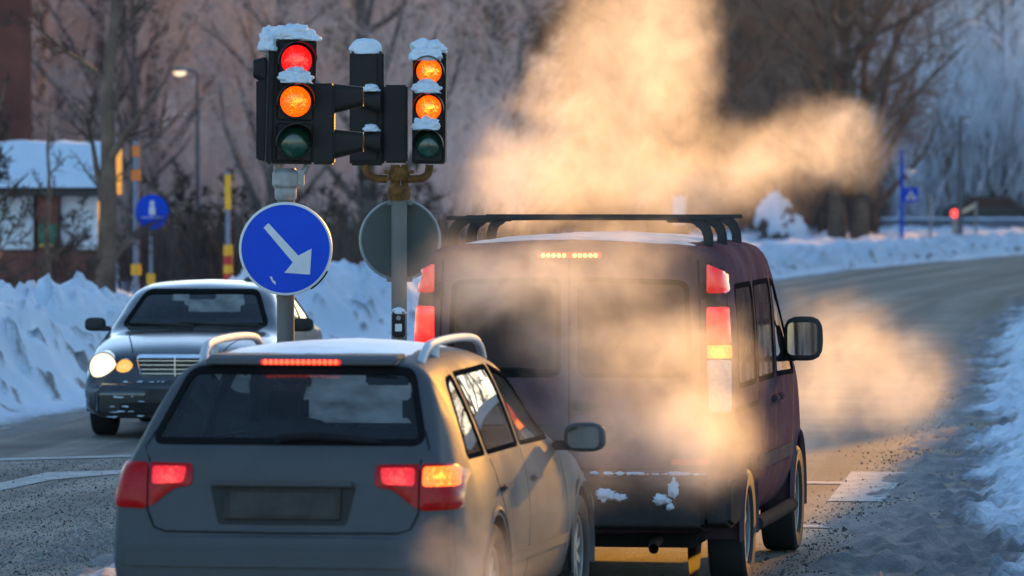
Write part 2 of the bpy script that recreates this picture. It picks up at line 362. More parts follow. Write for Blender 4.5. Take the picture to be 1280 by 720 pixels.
# road
def road_material():
    m = bpy.data.materials.new('asphalt'); m.use_nodes = True; n = m.node_tree; L = n.links.new; b = n.nodes['Principled BSDF']; tc = n.nodes.new('ShaderNodeTexCoord')
    mp = n.nodes.new('ShaderNodeMapping'); L(tc.outputs['UV'], mp.inputs[0]); mp.inputs['Scale'].default_value = (1.6, .03, 1)
    st = n.nodes.new('ShaderNodeTexNoise'); st.inputs['Scale'].default_value = 1.0; st.inputs['Detail'].default_value = 5; L(mp.outputs[0], st.inputs['Vector'])
    rs = n.nodes.new('ShaderNodeValToRGB'); L(st.outputs[0], rs.inputs[0]); e = rs.color_ramp.elements; e[0].position = .38; e[0].color = (.12, .10, .08, 1); e[1].position = .66; e[1].color = (.28, .24, .19, 1)
    pa = n.nodes.new('ShaderNodeTexNoise'); pa.inputs['Scale'].default_value = .55; pa.inputs['Detail'].default_value = 8; pa.inputs['Roughness'].default_value = .65; L(tc.outputs['Object'], pa.inputs['Vector'])
    rp = n.nodes.new('ShaderNodeMapRange'); L(pa.outputs[0], rp.inputs[0]); rp.inputs[1].default_value = .3; rp.inputs[2].default_value = .7; rp.inputs[3].default_value = .6; rp.inputs[4].default_value = 1.4
    gr = n.nodes.new('ShaderNodeTexNoise'); gr.inputs['Scale'].default_value = 45; gr.inputs['Detail'].default_value = 4; L(tc.outputs['Object'], gr.inputs['Vector'])
    rg = n.nodes.new('ShaderNodeMapRange'); L(gr.outputs[0], rg.inputs[0]); rg.inputs[1].default_value = .35; rg.inputs[2].default_value = .65; rg.inputs[3].default_value = .65; rg.inputs[4].default_value = 1.4
    k = n.nodes.new('ShaderNodeMath'); k.operation = 'MULTIPLY'; L(rp.outputs[0], k.inputs[0]); L(rg.outputs[0], k.inputs[1])
    mx = n.nodes.new('ShaderNodeMix'); mx.data_type = 'RGBA'; mx.blend_type = 'MULTIPLY'; mx.inputs[0].default_value = 1; L(rs.outputs[0], mx.inputs[6]); L(k.outputs[0], mx.inputs[7]); L(mx.outputs[2], b.inputs['Base Color'])
    b.inputs['Roughness'].default_value = .8; b.inputs['Specular IOR Level'].default_value = .3
    bp = n.nodes.new('ShaderNodeBump'); bp.inputs['Strength'].default_value = .5; bp.inputs['Distance'].default_value = .012; L(gr.outputs[0], bp.inputs['Height']); L(bp.outputs[0], b.inputs['Normal'])
    return m
ry = np.concatenate([np.linspace(-30, 22, 14), np.arange(23, 60, .5), np.arange(60, 290, 2.0)]); us = np.linspace(0, 1, 25)
RU, RY = np.meshgrid(us, ry); wl = eL(RY) - .5; wr = eR(RY) + .7; RX = wl + (wr - wl) * RU
ROADM = road_material()
struct(grid('road', RX, RY, gz(RY) + .03 * np.sin(np.pi * RU) - .012, ROADM, uv=np.stack([RX - eR(RY), RY], -1)))
def road_z(x, y):
    l = eL(y) - .5; r = eR(y) + .7; return gz(y) + .03 * np.sin(np.pi * (x - l) / (r - l)) - .012
# painted markings: sheets just above the road
PAINT = M('road_paint', (.60, .58, .54), .75, var=.35, vscale=9, dirt=(.17, .155, .135), dirt_amt=.6, dscale=5)
def marking(pts, res=.25):
    P = densify(pts, res); xs = [p[0] for p in P]; ys = [p[1] for p in P]; n0 = len(P); Q = list(P)
    for x in np.arange(min(xs) + res / 2, max(xs), res):
        for y in np.arange(min(ys) + res / 2, max(ys), res):
            if inside((x, y), inset(pts, res * .4)): Q.append((float(x), float(y)))
    vv, ee, ff, *_ = delaunay_2d_cdt([Vector(p) for p in Q], [(i, (i + 1) % n0) for i in range(n0)], [], 1, 1e-6)
    return struct(link('road_marking', mesh('road_marking', [(p[0], p[1], float(road_z(p[0], p[1])) + .006) for p in vv], ff), PAINT))
def gp(px, py): p = gpx(px, py); return (p.x, p.y)
marking([gp(1034, 627), gp(1104, 627), gp(1134, 590), gp(1064, 590)])            # crossing bars
marking([gp(-60, 628), gp(-60, 619), gp(60, 592), gp(160, 590), gp(160, 594), gp(64, 602)])
marking([gp(-60, 578), gp(170, 573), gp(170, 570.5), gp(-60, 575)])
marking([gp(880, 660), gp(1082, 660), gp(1086, 656.5), gp(880, 656.5)])
marking([gp(930, 605.5), gp(1066, 605.5), gp(1068, 602.8), gp(930, 602.8)])
marking([gp(500, 627), gp(720, 627), gp(726, 590), gp(560, 590)])

# right verge: ploughed, dirty, lumpy snow
ys_ = [12.0]
while ys_[-1] < 235: ys_.append(ys_[-1] * 1.0022 + .012)
vy = np.array(ys_); vu = np.concatenate([np.arange(-.9, 4, .055), np.linspace(4.05, 16, 45)]); VU, VY = np.meshgrid(vu, vy)
wob = .22 * fbm(VY * .35, VY * 0 + 3.3, 3); u = VU + wob * np.exp(-np.maximum(VU, 0) * .4)
wd_ = np.interp(VY, [33, 36.5, 40, 46, 60], [1.1, .85, .52, .3, .1]); lump = fbm(VU * 1.1 + 9, VY * .55, 5, .58); fine = fbm(VU * 4.5, VY * 2.6, 3, .6)
prof = .06 * sst(-.6, .1, u) + .34 * sst(.25 + wd_, 1.15 + wd_, u) * (.75 + .5 * fbm(VY * .16 + 4, VU * 0 + 1, 2)) - .12 * sst(1.6, 4, u)
Zr = gz(VY) - .06 + prof + sst(-.5, .5, u) * (.075 * lump + .035 * fine + .030 * fbm(VU * 11, VY * 7, 2)) + .05 * sst(.2, .9, u) * np.abs(fine) + .02 * np.abs(fine) * sst(-.7, -.1, u)
dirt = 1.0 - 1.02 * sst(.0 + wd_, .75 + wd_, u + .3 * lump) + .30 * np.clip(-lump - .1, 0, 1) * sst(0, 1.5, u) + .25 * sst(.25, .6, -fine) * (1 - sst(1.2, 2.5, u))
struct(grid('snow_verge', eR(VY) + VU, VY, Zr, DSNOW, attr={'dirt': dirt}))
# left verge: shelf of snow and the ploughed bank behind it
ys_ = [22.0]
while ys_[-1] < 240: ys_.append(ys_[-1] * 1.0028 + .02)
vy = np.array(ys_); vu = np.concatenate([np.arange(-.6, 6, .075), np.linspace(6.1, 26, 45)]); VU, VY = np.meshgrid(vu, vy)
hb = np.interp(VY, [40, 58, 66, 70, 73, 77, 81, 84, 88, 92, 98, 108, 125, 250], [1.35, 1.30, 1.22, .98, .70, .52, .60, .90, 1.05, .82, .55, .4, .3, .2])
lump = fbm(VU * .8 + 2, VY * .5, 5, .56); fine = fbm(VU * 3.2, VY * 2.0, 3, .6)
u = VU + .25 * fbm(VY * .22, VY * 0 + 8.1, 3)
prof = .07 * sst(-.4, .2, u) + hb * sst(1.05, 2.5, u) * (1 - .72 * sst(2.7, 4.6, u)) * (1 + .10 * fbm(VY * .2, VU * .15, 3))
chunk = np.maximum(0, fbm(VU * 3.4 + 7, VY * 1.7, 3, .6) - .12)
Zl = gz(VY) - .06 + prof + sst(-.3, .6, u) * (.05 * lump + .022 * fine) + sst(1.1, 1.7, u) * (.13 * lump + .22 * chunk + .05 * fine + .03 * fbm(VU * 7, VY * 4.5, 2))
dl = 1.0 - .97 * sst(.15, .75, u + .25 * lump) + .95 * sst(.2, .42, chunk) * sst(.95, 1.2, u) * (1 - .75 * sst(1.5, 2.0, u)) * (1 - sst(2.2, 3.2, u)) + .18 * sst(.6, .8, u) * (1 - sst(.9, 1.2, u)) - .06
struct(grid('snow_bank', eL(VY) - VU, VY, Zl, DSNOW, attr={'dirt': dl}))
# median island with kerb, slush along its edge
iy = np.linspace(30.5, 50, 110); iu = np.linspace(-1.35, 1.35, 60); IU, IY = np.meshgrid(iu, iy); cx = -1.45 + (IY - 36.5) * .105
tap = np.sqrt(np.clip(1 - ((IY - 40.2) / 9.9)**2, 0.0, 1)); dd = np.abs(IU) / 1.35
Zi = road_z(cx + IU * tap, IY) - .02 + .08 * (1 - sst(.62, .97, dd)) + (.05 * fbm(IU * 2.4, IY * 1.6, 4) + .03 * np.abs(fbm(IU * 7, IY * 5, 3))) * (1 - sst(.85, 1, dd))
struct(grid('traffic_island', cx + IU * tap, IY, Zi, DSNOW, attr={'dirt': .38 + .5 * sst(.3, .9, dd) + .2 * fbm(IU * 2, IY, 3)}))
# loose grit on the carriageway
GRIT = M('grit', (.075, .068, .06), .95, var=.5, vscale=3)
def scatter_grit(name, n, fy, fx, smin, smax, seed, mat):
    rs = np.random.RandomState(seed); v = []; f = []
    for _ in range(n):
        y = fy(rs); x = fx(rs, y); s = rs.uniform(smin, smax) * (1 if rs.rand() > .06 else 1.8); z = float(road_z(x, y)); a = rs.uniform(0, 6.28); o = len(v)
        for k in range(3): v.append((x + s * math.cos(a + k * 2.1) * rs.uniform(.6, 1.2), y + s * math.sin(a + k * 2.1) * rs.uniform(.6, 1.2), z - .001))
        v.append((x, y, z + s * rs.uniform(.5, 1.1))); f += [(o, o + 1, o + 3), (o + 1, o + 2, o + 3), (o + 2, o, o + 3)]
    o = link(name, mesh(name, v, f), mat, None, False); o['kind'] = 'stuff'; o['label'] = 'dark loose grit strewn over the dusty road'; o['category'] = 'grit'; return o
scatter_grit('road_grit', 9000, lambda r: 33 + 16 * r.rand()**1.3, lambda r, y: r.uniform(-4.3, -2.2), .004, .011, 3, GRIT)
g2 = scatter_grit('road_grit', 5000, lambda r: 33 + 32 * r.rand()**1.5, lambda r, y: float(eR(y)) - .05 + .24 * r.randn(), .004, .014, 4, GRIT); g2['label'] = 'dark grit and frozen crumbs along the snowy right kerb line'
CRUMB = M('slush_crumb', (.26, .24, .225), .8, var=.4, vscale=20)
g3 = scatter_grit('slush_crumbs', 5000, lambda r: 35.5 + 9 * r.rand(), lambda r, y: -1.45 + (y - 36.5) * .105 - 1.35 + .35 * r.randn(), .006, .020, 6, CRUMB); g3['label'] = 'pale frozen slush crumbs beside the traffic island'; g3['category'] = 'slush'

# ------------------------------------------------------------------ trees
def tree_meshes(seed, h, spread=.42, low=.12, droop=0.0, nl=16, dens=1.0):
    rs = random.Random(seed); T = MB(); C = MB()
    def strip(p, q, r0, r1):
        d = (q - p); L = d.length
        if L < 1e-4: return
        s = d.cross(Vector((rs.uniform(-1, 1), rs.uniform(-1, 1), rs.uniform(-.3, .3))))
        if s.length < 1e-5: return
        s.normalize(); s2 = d.cross(s).normalized()
        C.add([p + s * r0, p - s * r0, q - s * r1, q + s * r1, p + s2 * r0, p - s2 * r0, q - s2 * r1, q + s2 * r1], [(0, 1, 2, 3), (4, 5, 6, 7)])
    def rv(k): return Vector((rs.uniform(-k, k), rs.uniform(-k, k), rs.uniform(-k, k)))
    pts = []; p = Vector((0, 0, -.3)); lean = Vector((rs.uniform(-.06, .06), rs.uniform(-.06, .06), 0)); n = 9
    for i in range(n + 1): pts.append(p.copy()); p = p + Vector((0, 0, (h + .3) / n)) + lean * h / n + Vector((rs.uniform(-.03, .03), rs.uniform(-.03, .03), 0)) * h / n * 3
    rad = [.022 * h * (1 - .9 * (i / n)**.8) * (1.25 if i == 0 else 1) for i in range(n + 1)]
    T.tube(pts, rad, 8)
    for i in range(nl):
        t = low + (1 - low) * ((i + rs.random()) / nl)**1.0; k = min(int(t * n), n - 1); b = pts[k].lerp(pts[k + 1], t * n - k); az = i * 2.4 + rs.uniform(-.5, .5)
        ln = h * spread * (1.15 - .75 * t) * rs.uniform(.7, 1.2); el = R(rs.uniform(25, 60)) * (1 - droop); d = Vector((math.cos(az) * math.cos(el), math.sin(az) * math.cos(el), math.sin(el)))
        lp = [b]; q = b
        for j in range(4): d = (d + rv(.22) + Vector((0, 0, .08 - .35 * droop * j / 3))).normalized(); q = q + d * ln / 4; lp.append(q)
        r0 = min(rad[k] * .55, .012 * h * (1.1 - t)); T.tube(lp, [r0 * (1 - .8 * j / 4) for j in range(5)], 5, False)
        for j in range(int(9 * dens)):
            s = rs.uniform(.15, 1); kk = min(int(s * 4), 3); c = lp[kk].lerp(lp[kk + 1], s * 4 - kk); d2 = ((lp[kk + 1] - lp[kk]).normalized() + rv(.95) + Vector((0, 0, .15 - .6 * droop))).normalized(); l2 = ln * rs.uniform(.25, .5) * (1.1 - .5 * s); q2 = c
            for a in range(2):
                e2 = q2 + d2 * l2 / 2; strip(q2, e2, .012 * (1 - .4 * a), .008)
                for m_ in range(int(5 * dens)):
                    s3 = q2.lerp(e2, rs.random()); d3 = (d2 + rv(.9) + Vector((0, 0, -.5 * droop))).normalized(); l3 = l2 * rs.uniform(.25, .6); e3 = s3 + d3 * l3; strip(s3, e3, .009, .006)
                    for w_ in range(2):
                        s4 = s3.lerp(e3, rs.uniform(.3, 1)); strip(s4, s4 + (d3 + rv(.9)).normalized() * l3 * rs.uniform(.4, .8), .0075, .005)
                q2 = e2; d2 = (d2 + rv(.4)).normalized()
    def fin(mb, nm):
        me = mesh(nm, mb.v, mb.f); return me
    return fin(T, 'trunk'), fin(C, 'crown')
BARK = M('bark', (.13, .092, .066), .95, var=.5, vscale=2, bump=.4, bscale=12)
BARKF = M('frosted_bark', (.17, .14, .125), .95, var=.45, vscale=2)
TWIG_B = M('brown_twigs', (.27, .178, .122), .95, var=.45, vscale=.5)
TWIG_G = M('hoar_twigs', (.68, .57, .51), .95, var=.35, vscale=.45)
TWIG_W = M('frosted_twigs', (.80, .82, .86), .9, var=.3, vscale=.4)
TWIG_D = M('dark_twigs', (.09, .068, .055), .95, var=.4, vscale=.6)
def tree_kind(seed, h, bark, twig, **k):
    a, b = tree_meshes(seed, h, **k); a.materials.append(bark); b.materials.append(twig); return a, b
KINDS = {'brown': [tree_kind(s, 13, BARK, TWIG_B, low=.06, nl=20) for s in (1, 2, 3)], 'hoar': [tree_kind(s, 12, BARKF, TWIG_G, low=.04, nl=20, spread=.36) for s in (11, 12, 13)],
         'white': [tree_kind(s, 14, BARKF, TWIG_W, low=.04, nl=26, spread=.3, droop=.45, dens=1.15) for s in (21, 22, 23)], 'dark': [tree_kind(s, 9, BARK, TWIG_D, low=.1, nl=12, spread=.24, dens=.7) for s in (31, 32)],
         'bush': [tree_kind(s, 2.6, BARK, TWIG_D, low=.02, nl=14, spread=.55, dens=.8) for s in (41, 42)]}
def put_tree(kind, x, y, s=1.0, rz=0, v=0, label='', group=None, name='tree', lean=0, z=None):
    a, b = KINDS[kind][v % len(KINDS[kind])]
    e = empty(name, (x, y, (float(hill_z(x, y)) if y > 256 else -.05) if z is None else z), rz, label, 'tree' if name != 'bush' else 'bush', group); e.scale = (s, s, s); e.rotation_euler[1] = lean
    for nm, me in (('trunk', a), ('crown', b)):
        o = bpy.data.objects.new(nm, me); col.objects.link(o); o.parent = e
    return e
rt = random.Random(5)
LB = 'bare brown tree in the mixed wood on the slope behind the road'; LH = 'hoar-grey bare tree in the wood beyond the left snow bank'
LW = 'white frosted birch in the stand beyond the blue crossing sign'; LM = 'bare brown tree rising behind the van in the steam'
for i in range(20):
    px = -60 + i * 37 + rt.uniform(-14, 14); d = rt.uniform(150, 215); p = at(px, 216, d); put_tree('hoar', p.x, d, rt.uniform(.8, 1.2), rt.uniform(0, 6), i, LH, 'hoar-grey trees beyond the left bank')
for i in range(24):
    px = -60 + i * 50 + rt.uniform(-22, 22); d = rt.uniform(255, 330); p = at(px, 216, d); put_tree('brown', p.x, d, rt.uniform(.9, 1.25), rt.uniform(0, 6), i, LB, 'brown trees on the slope')
for i in range(9):
    px = 600 + i * 62 + rt.uniform(-22, 22); d = rt.uniform(205, 245); p = at(px, 216, d); put_tree('brown', p.x, d, rt.uniform(.85, 1.1), rt.uniform(0, 6), i + 1, LM, 'brown trees behind the van')
for i in range(15):
    px = 1128 + i * 16 + rt.uniform(-7, 7); d = rt.uniform(258, 290); p = at(px, 216, d); put_tree('white', p.x, d, rt.uniform(.85, 1.1), rt.uniform(0, 6), i, LW, 'white frosted birches')
# singled-out trees
p = at(132, 360, 96); put_tree('dark', p.x, 96, 1.05, .6, 0, 'slim dark leaning tree in front of the white kiosk', lean=.10)
for px, v in ((1046, 0), (1074, 1)):
    a = put_tree('brown', at(px, 216, 200).x, 200, 1.2, 1.1 + v, v, 'thick dark trunked tree of the pair beside the snowy heap', 'twin trees beside the snowy heap')
# trees and added shade slabs beside the road on the right, out of the picture: they shade the banks and show in the car windows
for i, (x, y, s) in enumerate(((12.5, 62, .9), (15.2, 58, 1.1), (19, 66, 1.3))):
    put_tree('brown', x, y, s, i * 2.0, i, 'tall bare tree standing beside the snowy right verge', 'trees on the right verge')

bl = [(at(-12, 0, 92).x, 92, 1.1), (at(88, 0, 101).x, 101, .7), (at(240, 0, 112).x, 112, .8), (at(300, 0, 108).x, 108, .85), (at(420, 0, 118).x, 118, .8), (at(520, 0, 122).x, 122, .9), (at(215, 0, 120).x, 120, .9), (at(470, 0, 130).x, 130, 1.0), (at(360, 0, 125).x, 125, .8)]
for i, (x, y, s) in enumerate(bl):
    put_tree('bush', x, y, s, i * 1.3, i, 'low dark leafless bush on the snow behind the bank', 'dark bushes behind the left bank', name='bush')
# the far wood: one mass of twigs and stems
def thicket(name, n, seed, px0, px1, d0, d1, hmin, hmax, mat, label, r=.016):
    rs = np.random.RandomState(seed); V = np.zeros((n, 12, 3)); d = rs.uniform(d0, d1, n); px = rs.uniform(px0, px1, n); x = (px - 640) / F * d; z0 = np.where(d > 256, hill_z(x, d), 0) + rs.uniform(-.2, hmax, n) * rs.rand(n)
    ln = rs.uniform(hmin, hmax, n); tilt = rs.normal(0, .38, n); az = rs.uniform(0, 6.28, n); P = np.stack([x, d, z0], -1); D = np.stack([np.sin(tilt) * np.cos(az), np.sin(tilt) * np.sin(az), np.cos(tilt)], -1)
    v = []; side = np.stack([np.cos(az * 3), np.sin(az * 3), 0 * az], -1)
    for k in range(3):                         # a stem of two pieces plus side shoots, all thin blades
        if k == 0: a, b = P, P + D * ln[:, None]; rr = r * 1.3
        else:
            t = rs.uniform(.2, .8, n)[:, None]; a = P + D * ln[:, None] * t; D2 = D + rs.normal(0, .55, (n, 3)); b = a + D2 * ln[:, None] * .5; rr = r
        V[:, k * 4 + 0] = a + side * rr; V[:, k * 4 + 1] = a - side * rr; V[:, k * 4 + 2] = b - side * rr * .4; V[:, k * 4 + 3] = b + side * rr * .4
    Vv = V.reshape(-1, 3); me = bpy.data.meshes.new(name); nq = n * 3; me.vertices.add(len(Vv)); me.vertices.foreach_set('co', Vv.ravel()); me.loops.add(nq * 4); me.loops.foreach_set('vertex_index', np.arange(nq * 4)); me.polygons.add(nq); me.polygons.foreach_set('loop_start', np.arange(0, nq * 4, 4)); me.polygons.foreach_set('loop_total', np.full(nq, 4)); me.update(calc_edges=True)
    o = link(name, me, mat, None, False); return tag(o, label, 'undergrowth', None, 'stuff')
thicket('far_wood', 26000, 1, -120, 1400, 250, 400, 1.5, 5, TWIG_B, 'brown tangle of bare stems covering the far slope', .03)
thicket('hoar_thicket', 12000, 2, -100, 640, 160, 235, .8, 3.2, TWIG_G, 'hoar-grey tangle of bare shrubs behind the left bank', .017)
thicket('scrub', 5000, 3, 150, 700, 106, 135, .35, 1.1, TWIG_D, 'dark low scrub behind the left snow bank', .010)
thicket('frosted_thicket', 15000, 4, 1120, 1400, 250, 292, 1, 5.5, TWIG_W, 'white frosted brush among the birches', .024)
thicket('roadside_scrub', 3500, 5, 640, 1100, 208, 250, .3, 1.8, TWIG_D, 'dark brush behind the snowy heap and van', .016)

# ------------------------------------------------------------------ buildings and roadside things behind
BRICK = M('red_brick', (.17, .062, .045), .9, var=.4, vscale=5, bump=.3, bscale=18); WPANEL = M('white_panel', (.62, .64, .66), .7, var=.12, vscale=2)
DARKW = M('dark_wood', (.05, .042, .04), .8, var=.3); GREYM = M('galvanised', (.30, .31, .31), .55, .5, var=.25, vscale=10)
GLASSD = M('dark_pane', (.03, .035, .04), .15)
def lumpy(name, c, r, mat, parent=None, seed=0, amp=.18, n=3, fr=2.0, flat=None, loc=None):
    """an uneven rounded lump (snow cap, heap)"""
    bm = bmesh.new(); bmesh.ops.create_icosphere(bm, subdivisions=n, radius=1)
    from mathutils import noise as mn
    for v in bm.verts:
        k = 1 + amp * mn.fractal(v.co * fr + Vector((seed * 3.7, seed, 0)), 1, 2, 3); p = v.co * k
        if flat is not None and p.z < flat: p.z = flat + (p.z - flat) * .12
        v.co = Vector((p.x * r[0] + c[0], p.y * r[1] + c[1], p.z * r[2] + c[2]))
    me = bpy.data.meshes.new(name); bm.to_mesh(me); bm.free(); return link(name, me, mat, parent, True, None, loc)
def kiosk():
    e = empty('kiosk', (-8.23, 105, 0), 0, 'low white and brick kiosk with a snow-covered roof behind the left bank', 'kiosk')
    MB().box((-2.2, 2, .5), (5.6, 3.6, 1.06)).build('plinth', BRICK, e, .02)
    for x0, x1 in ((-4.7, -2.75), (-2.3, -.62), (-.12, .56)):
        MB().box(((x0 + x1) / 2, .3, 1.56), (x1 - x0, .1, 1.02)).build('wall_panel', WPANEL, e, .01)
    for x in (-2.52, -.34): MB().box((x, .2, 1.03), (.42, .34, 2.05)).build('pillar', BRICK, e, .015)
    s = MB().box((-.33, .0, 1.34), (.34, .05, .36)).build('notice_board', M('green_board', (.02, .13, .07), .6, var=.3), e, .008)
    MB().box((-.33, -.01, 1.13), (.32, .04, .05)).build('notice_strip', M('yellow_strip', (.55, .36, .04), .6), e)
    MB().box((-2.2, 2.2, 1.55), (5.5, 3.2, 1.0)).build('wall', DARKW, e)
    MB().box((-2.2, 1.9, 2.11), (5.9, 4.4, .13)).build('eave', DARKW, e, .02)
    rf = MB().prism([(-.35, 2.18), (4.1, 2.18), (4.1, 2.9), (3.2, 3.02), (1.8, 2.95)], 'x', -5.3, .75).build('roof', DARKW, e)
    xx, yy = np.meshgrid(np.linspace(-5.35, .8, 60), np.linspace(-.42, 4.15, 40)); zz = 2.26 + np.clip((yy + .35) / 2.1, 0, 1) * .78 + .05 * fbm(xx * 1.7, yy * 1.7, 4)
    zz[0, :] = 2.2; grid('snow_cover', xx, yy, zz, SNOW, rf)
kiosk()
put_tree('dark', at(-25, 0, 95).x, 95, .75, 2.2, 1, 'dark branching tree at the end of the white kiosk', None, lean=.12)
put_tree('dark', at(60, 0, 93).x, 93, .42, 1.2, 0, 'small dark sapling in front of the brick pillar of the kiosk', None)
def brick_block():
    e = empty('apartment_block', (at(45, 0, 140).x - 8.9, 146, 0), R(7), 'tall dark red brick building showing behind the frosted trees', 'building')
    MB().box((0, 0, 7), (16, 14, 14)).build('wall', M('dark_brick', (.14, .045, .032), .9, var=.35, vscale=1.2), e)
    for i in range(4):
        for k in range(4):
            wn = MB().box((-5.6 + i * 3.4, -7.02, 2 + k * 3), (1.3, .1, 1.5)).build('window', WPANEL, e, .02); MB().box((-5.6 + i * 3.4, -7.06, 2 + k * 3), (1.1, .06, 1.3)).build('pane', GLASSD, wn)
    MB().box((0, 0, 14.2), (16.5, 14.5, .4)).build('roof', DARKW, e)
brick_block()
def shade_house(x, y, label):             # unseen slab added right of the road to shade the snow
    e = empty('shade_slab', (x, y, 0), R(-8), label, 'building')
    MB().box((0, 0, 7.5), (5, 72, 15)).build('wall', M('render', (.42, .36, .28), .9, var=.15, vscale=1), e)
    rf = MB().prism([(-2.9, 14.9), (2.9, 14.9), (0, 16.4)], 'y', -36.5, 36.5).build('roof', SNOW, e)
    MB().box((1, -8, 16.2), (.8, .8, 1.8)).build('chimney', BRICK, rf)
    for i in range(40):
        wy, wz = -30 + (i % 10) * 6.6, 2.2 + (i // 10) * 3.5; wn = MB().box((-2.52, wy, wz), (.1, 1.4, 1.5)).build('window', WPANEL, e, .02); MB().box((-2.57, wy, wz), (.05, 1.2, 1.3)).build('pane', GLASSD, wn)
shade_house(22, 138, 'tall unseen slab added beside the right verge to shade the snow bank')
shade_house(34.5, 232, 'tall unseen slab added by the wooded slope to shade the far snow')
def glow_blocker_row():                       # unseen dark row added to keep low sky glow off the car sides
    e = empty('glow_blocker_row', (15.5, 82, 0), R(-8), 'unseen dark timber row added beyond the right verge to block sky glow', 'blocker')
    MB().box((0, 0, 2.1), (4.5, 46, 4.2)).build('wall', DARKW, e); rf = MB().prism([(-2.6, 4.2), (2.6, 4.2), (2.6, 4.4), (0, 4.9), (-2.6, 4.4)], 'y', -23.4, 23.4).build('roof', SNOW, e)
    for i in range(14): MB().box((-2.27, -21.3 + i * 3.27, 1.3), (.08, 2.6, 2.5)).build('blocker_door', M('door_brown', (.12, .06, .035), .7, var=.2), e, .02)
glow_blocker_row()
YEL = M('marker_yellow', (.80, .42, .02), .55, var=.15); REDB = M('marker_red', (.50, .03, .02), .55, var=.15); POLEB = M('pole_bluegrey', (.17, .22, .30), .5, .3, var=.2)
BLUE = M('sign_blue', (.0, .062, .60), .5, var=.06, vscale=6, spec=.25); WHITE = M('sign_white', (.62, .66, .69), .5, var=.06, vscale=12); ORA = M('reflector_orange', (.75, .20, .03), .5)
def banded_post(px, d, y0, y1, bands, label, top=None, r=.045):
    x = at(px, 0, d).x; zt = at(px, y0, d).z; e = empty('marker_post', (x, d, 0), 0, label, 'post')
    MB().tube([(0, 0, -.1), (0, 0, zt)], r, 12).build('pole', POLEB, e)
    for a, b, m in bands:
        za, zb = at(px, a, d).z, at(px, b, d).z; MB().lathe([(r * 1.05, zb), (r * 1.75, zb + .005), (r * 1.75, za - .005), (r * 1.05, za)], n=14).build('band', m, e)
    if top:
        for a, b, m, wd in top:
            za, zb = at(px, a, d).z, at(px, b, d).z; MB().box((.0, -.05, (za + zb) / 2), (wd, .04, za - zb)).build('reflector', m, e, .01)
    return e
banded_post(137, 98, 212, 380, [(308, 326, YEL), (326, 339, REDB), (339, 358, YEL), (358, 376, REDB)], 'marker post with yellow and red bands and a yellow reflector beside the leaning tree', [(222, 236, YEL, .14), (236, 250, ORA, .2)])
banded_post(170, 99, 175, 380, [(330, 344, YEL)], 'blue-grey post with orange reflectors beside the round blue sign', [(182, 196, ORA, .13), (212, 226, ORA, .17)], .05)
banded_post(285, 100, 214, 380, [(306, 320, YEL), (320, 331, REDB), (331, 342, YEL), (342, 352, REDB), (352, 362, YEL)], 'slim marker post with a tall yellow plate and banded foot', [(218, 262, YEL, .11)])
def round_path_sign():
    d = 97; p = at(190, 265, d); e = empty('path_sign', (p.x, d, 0), R(25), 'round blue path sign with white symbol on a thin pole behind the oncoming car', 'sign')
    MB().tube([(0, .05, -.1), (0, .05, p.z + .2)], .03, 10).build('pole', POLEB, e)
    MB().box((0, .05, at(0, 349, d).z), (.14, .06, .2)).build('band', YEL, e, .01)
    ds = MB().lathe([(0, 0), (.29, 0), (.3, .006), (.3, .02), (0, .02)], (0, 0, p.z), 'y', 36).build('disc', BLUE, e)
    MB().lathe([(.0, -.004), (.045, -.004), (.045, 0), (0, 0)], (0, -.001, p.z + .15), 'y', 14).build('symbol_head', WHITE, ds)
    MB().prism(rpoly([(-.06, p.z - .05), (.06, p.z - .05), (.05, p.z + .1), (-.05, p.z + .1)], .02), 'y', -.005, -.001).build('symbol_body', WHITE, ds)
    MB().prism([(-.2, p.z - .1), (.2, p.z - .1), (.2, p.z - .085), (-.2, p.z - .085)], 'y', -.005, -.001).build('symbol_line', WHITE, ds)
round_path_sign()
LAMPON = M('lamp_glow', (.8, .75, .6), .4, emis=(1, .72, .4), estr=.5)
def lamp_post(px, d, ytop, label, lit=True, arm=-1, armlen=.35, r=.07):
    x = at(px, 0, d).x; zt = at(px, ytop, d).z; e = empty('street_lamp', (x, d, -.05), 0, label, 'street lamp')
    MB().tube([(0, 0, 0), (0, 0, zt * .6), (0, 0, zt - .25), (arm * .05, 0, zt - .08), (arm * armlen, 0, zt)], [r, r * .8, r * .6, r * .55, r * .5], 12).build('pole', M('lamp_pole', (.12, .13, .15), .5, .4, var=.2), e)
    hd = MB().lathe([(.0, .10), (.1, .09), (.2, .0), (.21, -.04), (0, -.04)], (arm * (armlen + .12), 0, zt - .02), 'z', 18).build('lamp_head', GREYM, e)
    MB().lathe([(.17, 0), (.15, -.07), (.08, -.11), (0, -.12)], (arm * (armlen + .12), 0, zt - .065), 'z', 16).build('lamp_glass', LAMPON if lit else WPANEL, hd)
lamp_post(247, 150, 84, 'street lamp with a glowing head above the frosted shrubs', True, -1)
lamp_post(1200, 203, 145, 'dark street lamp with a white head on the far snow field', False, 1, .15, .11)
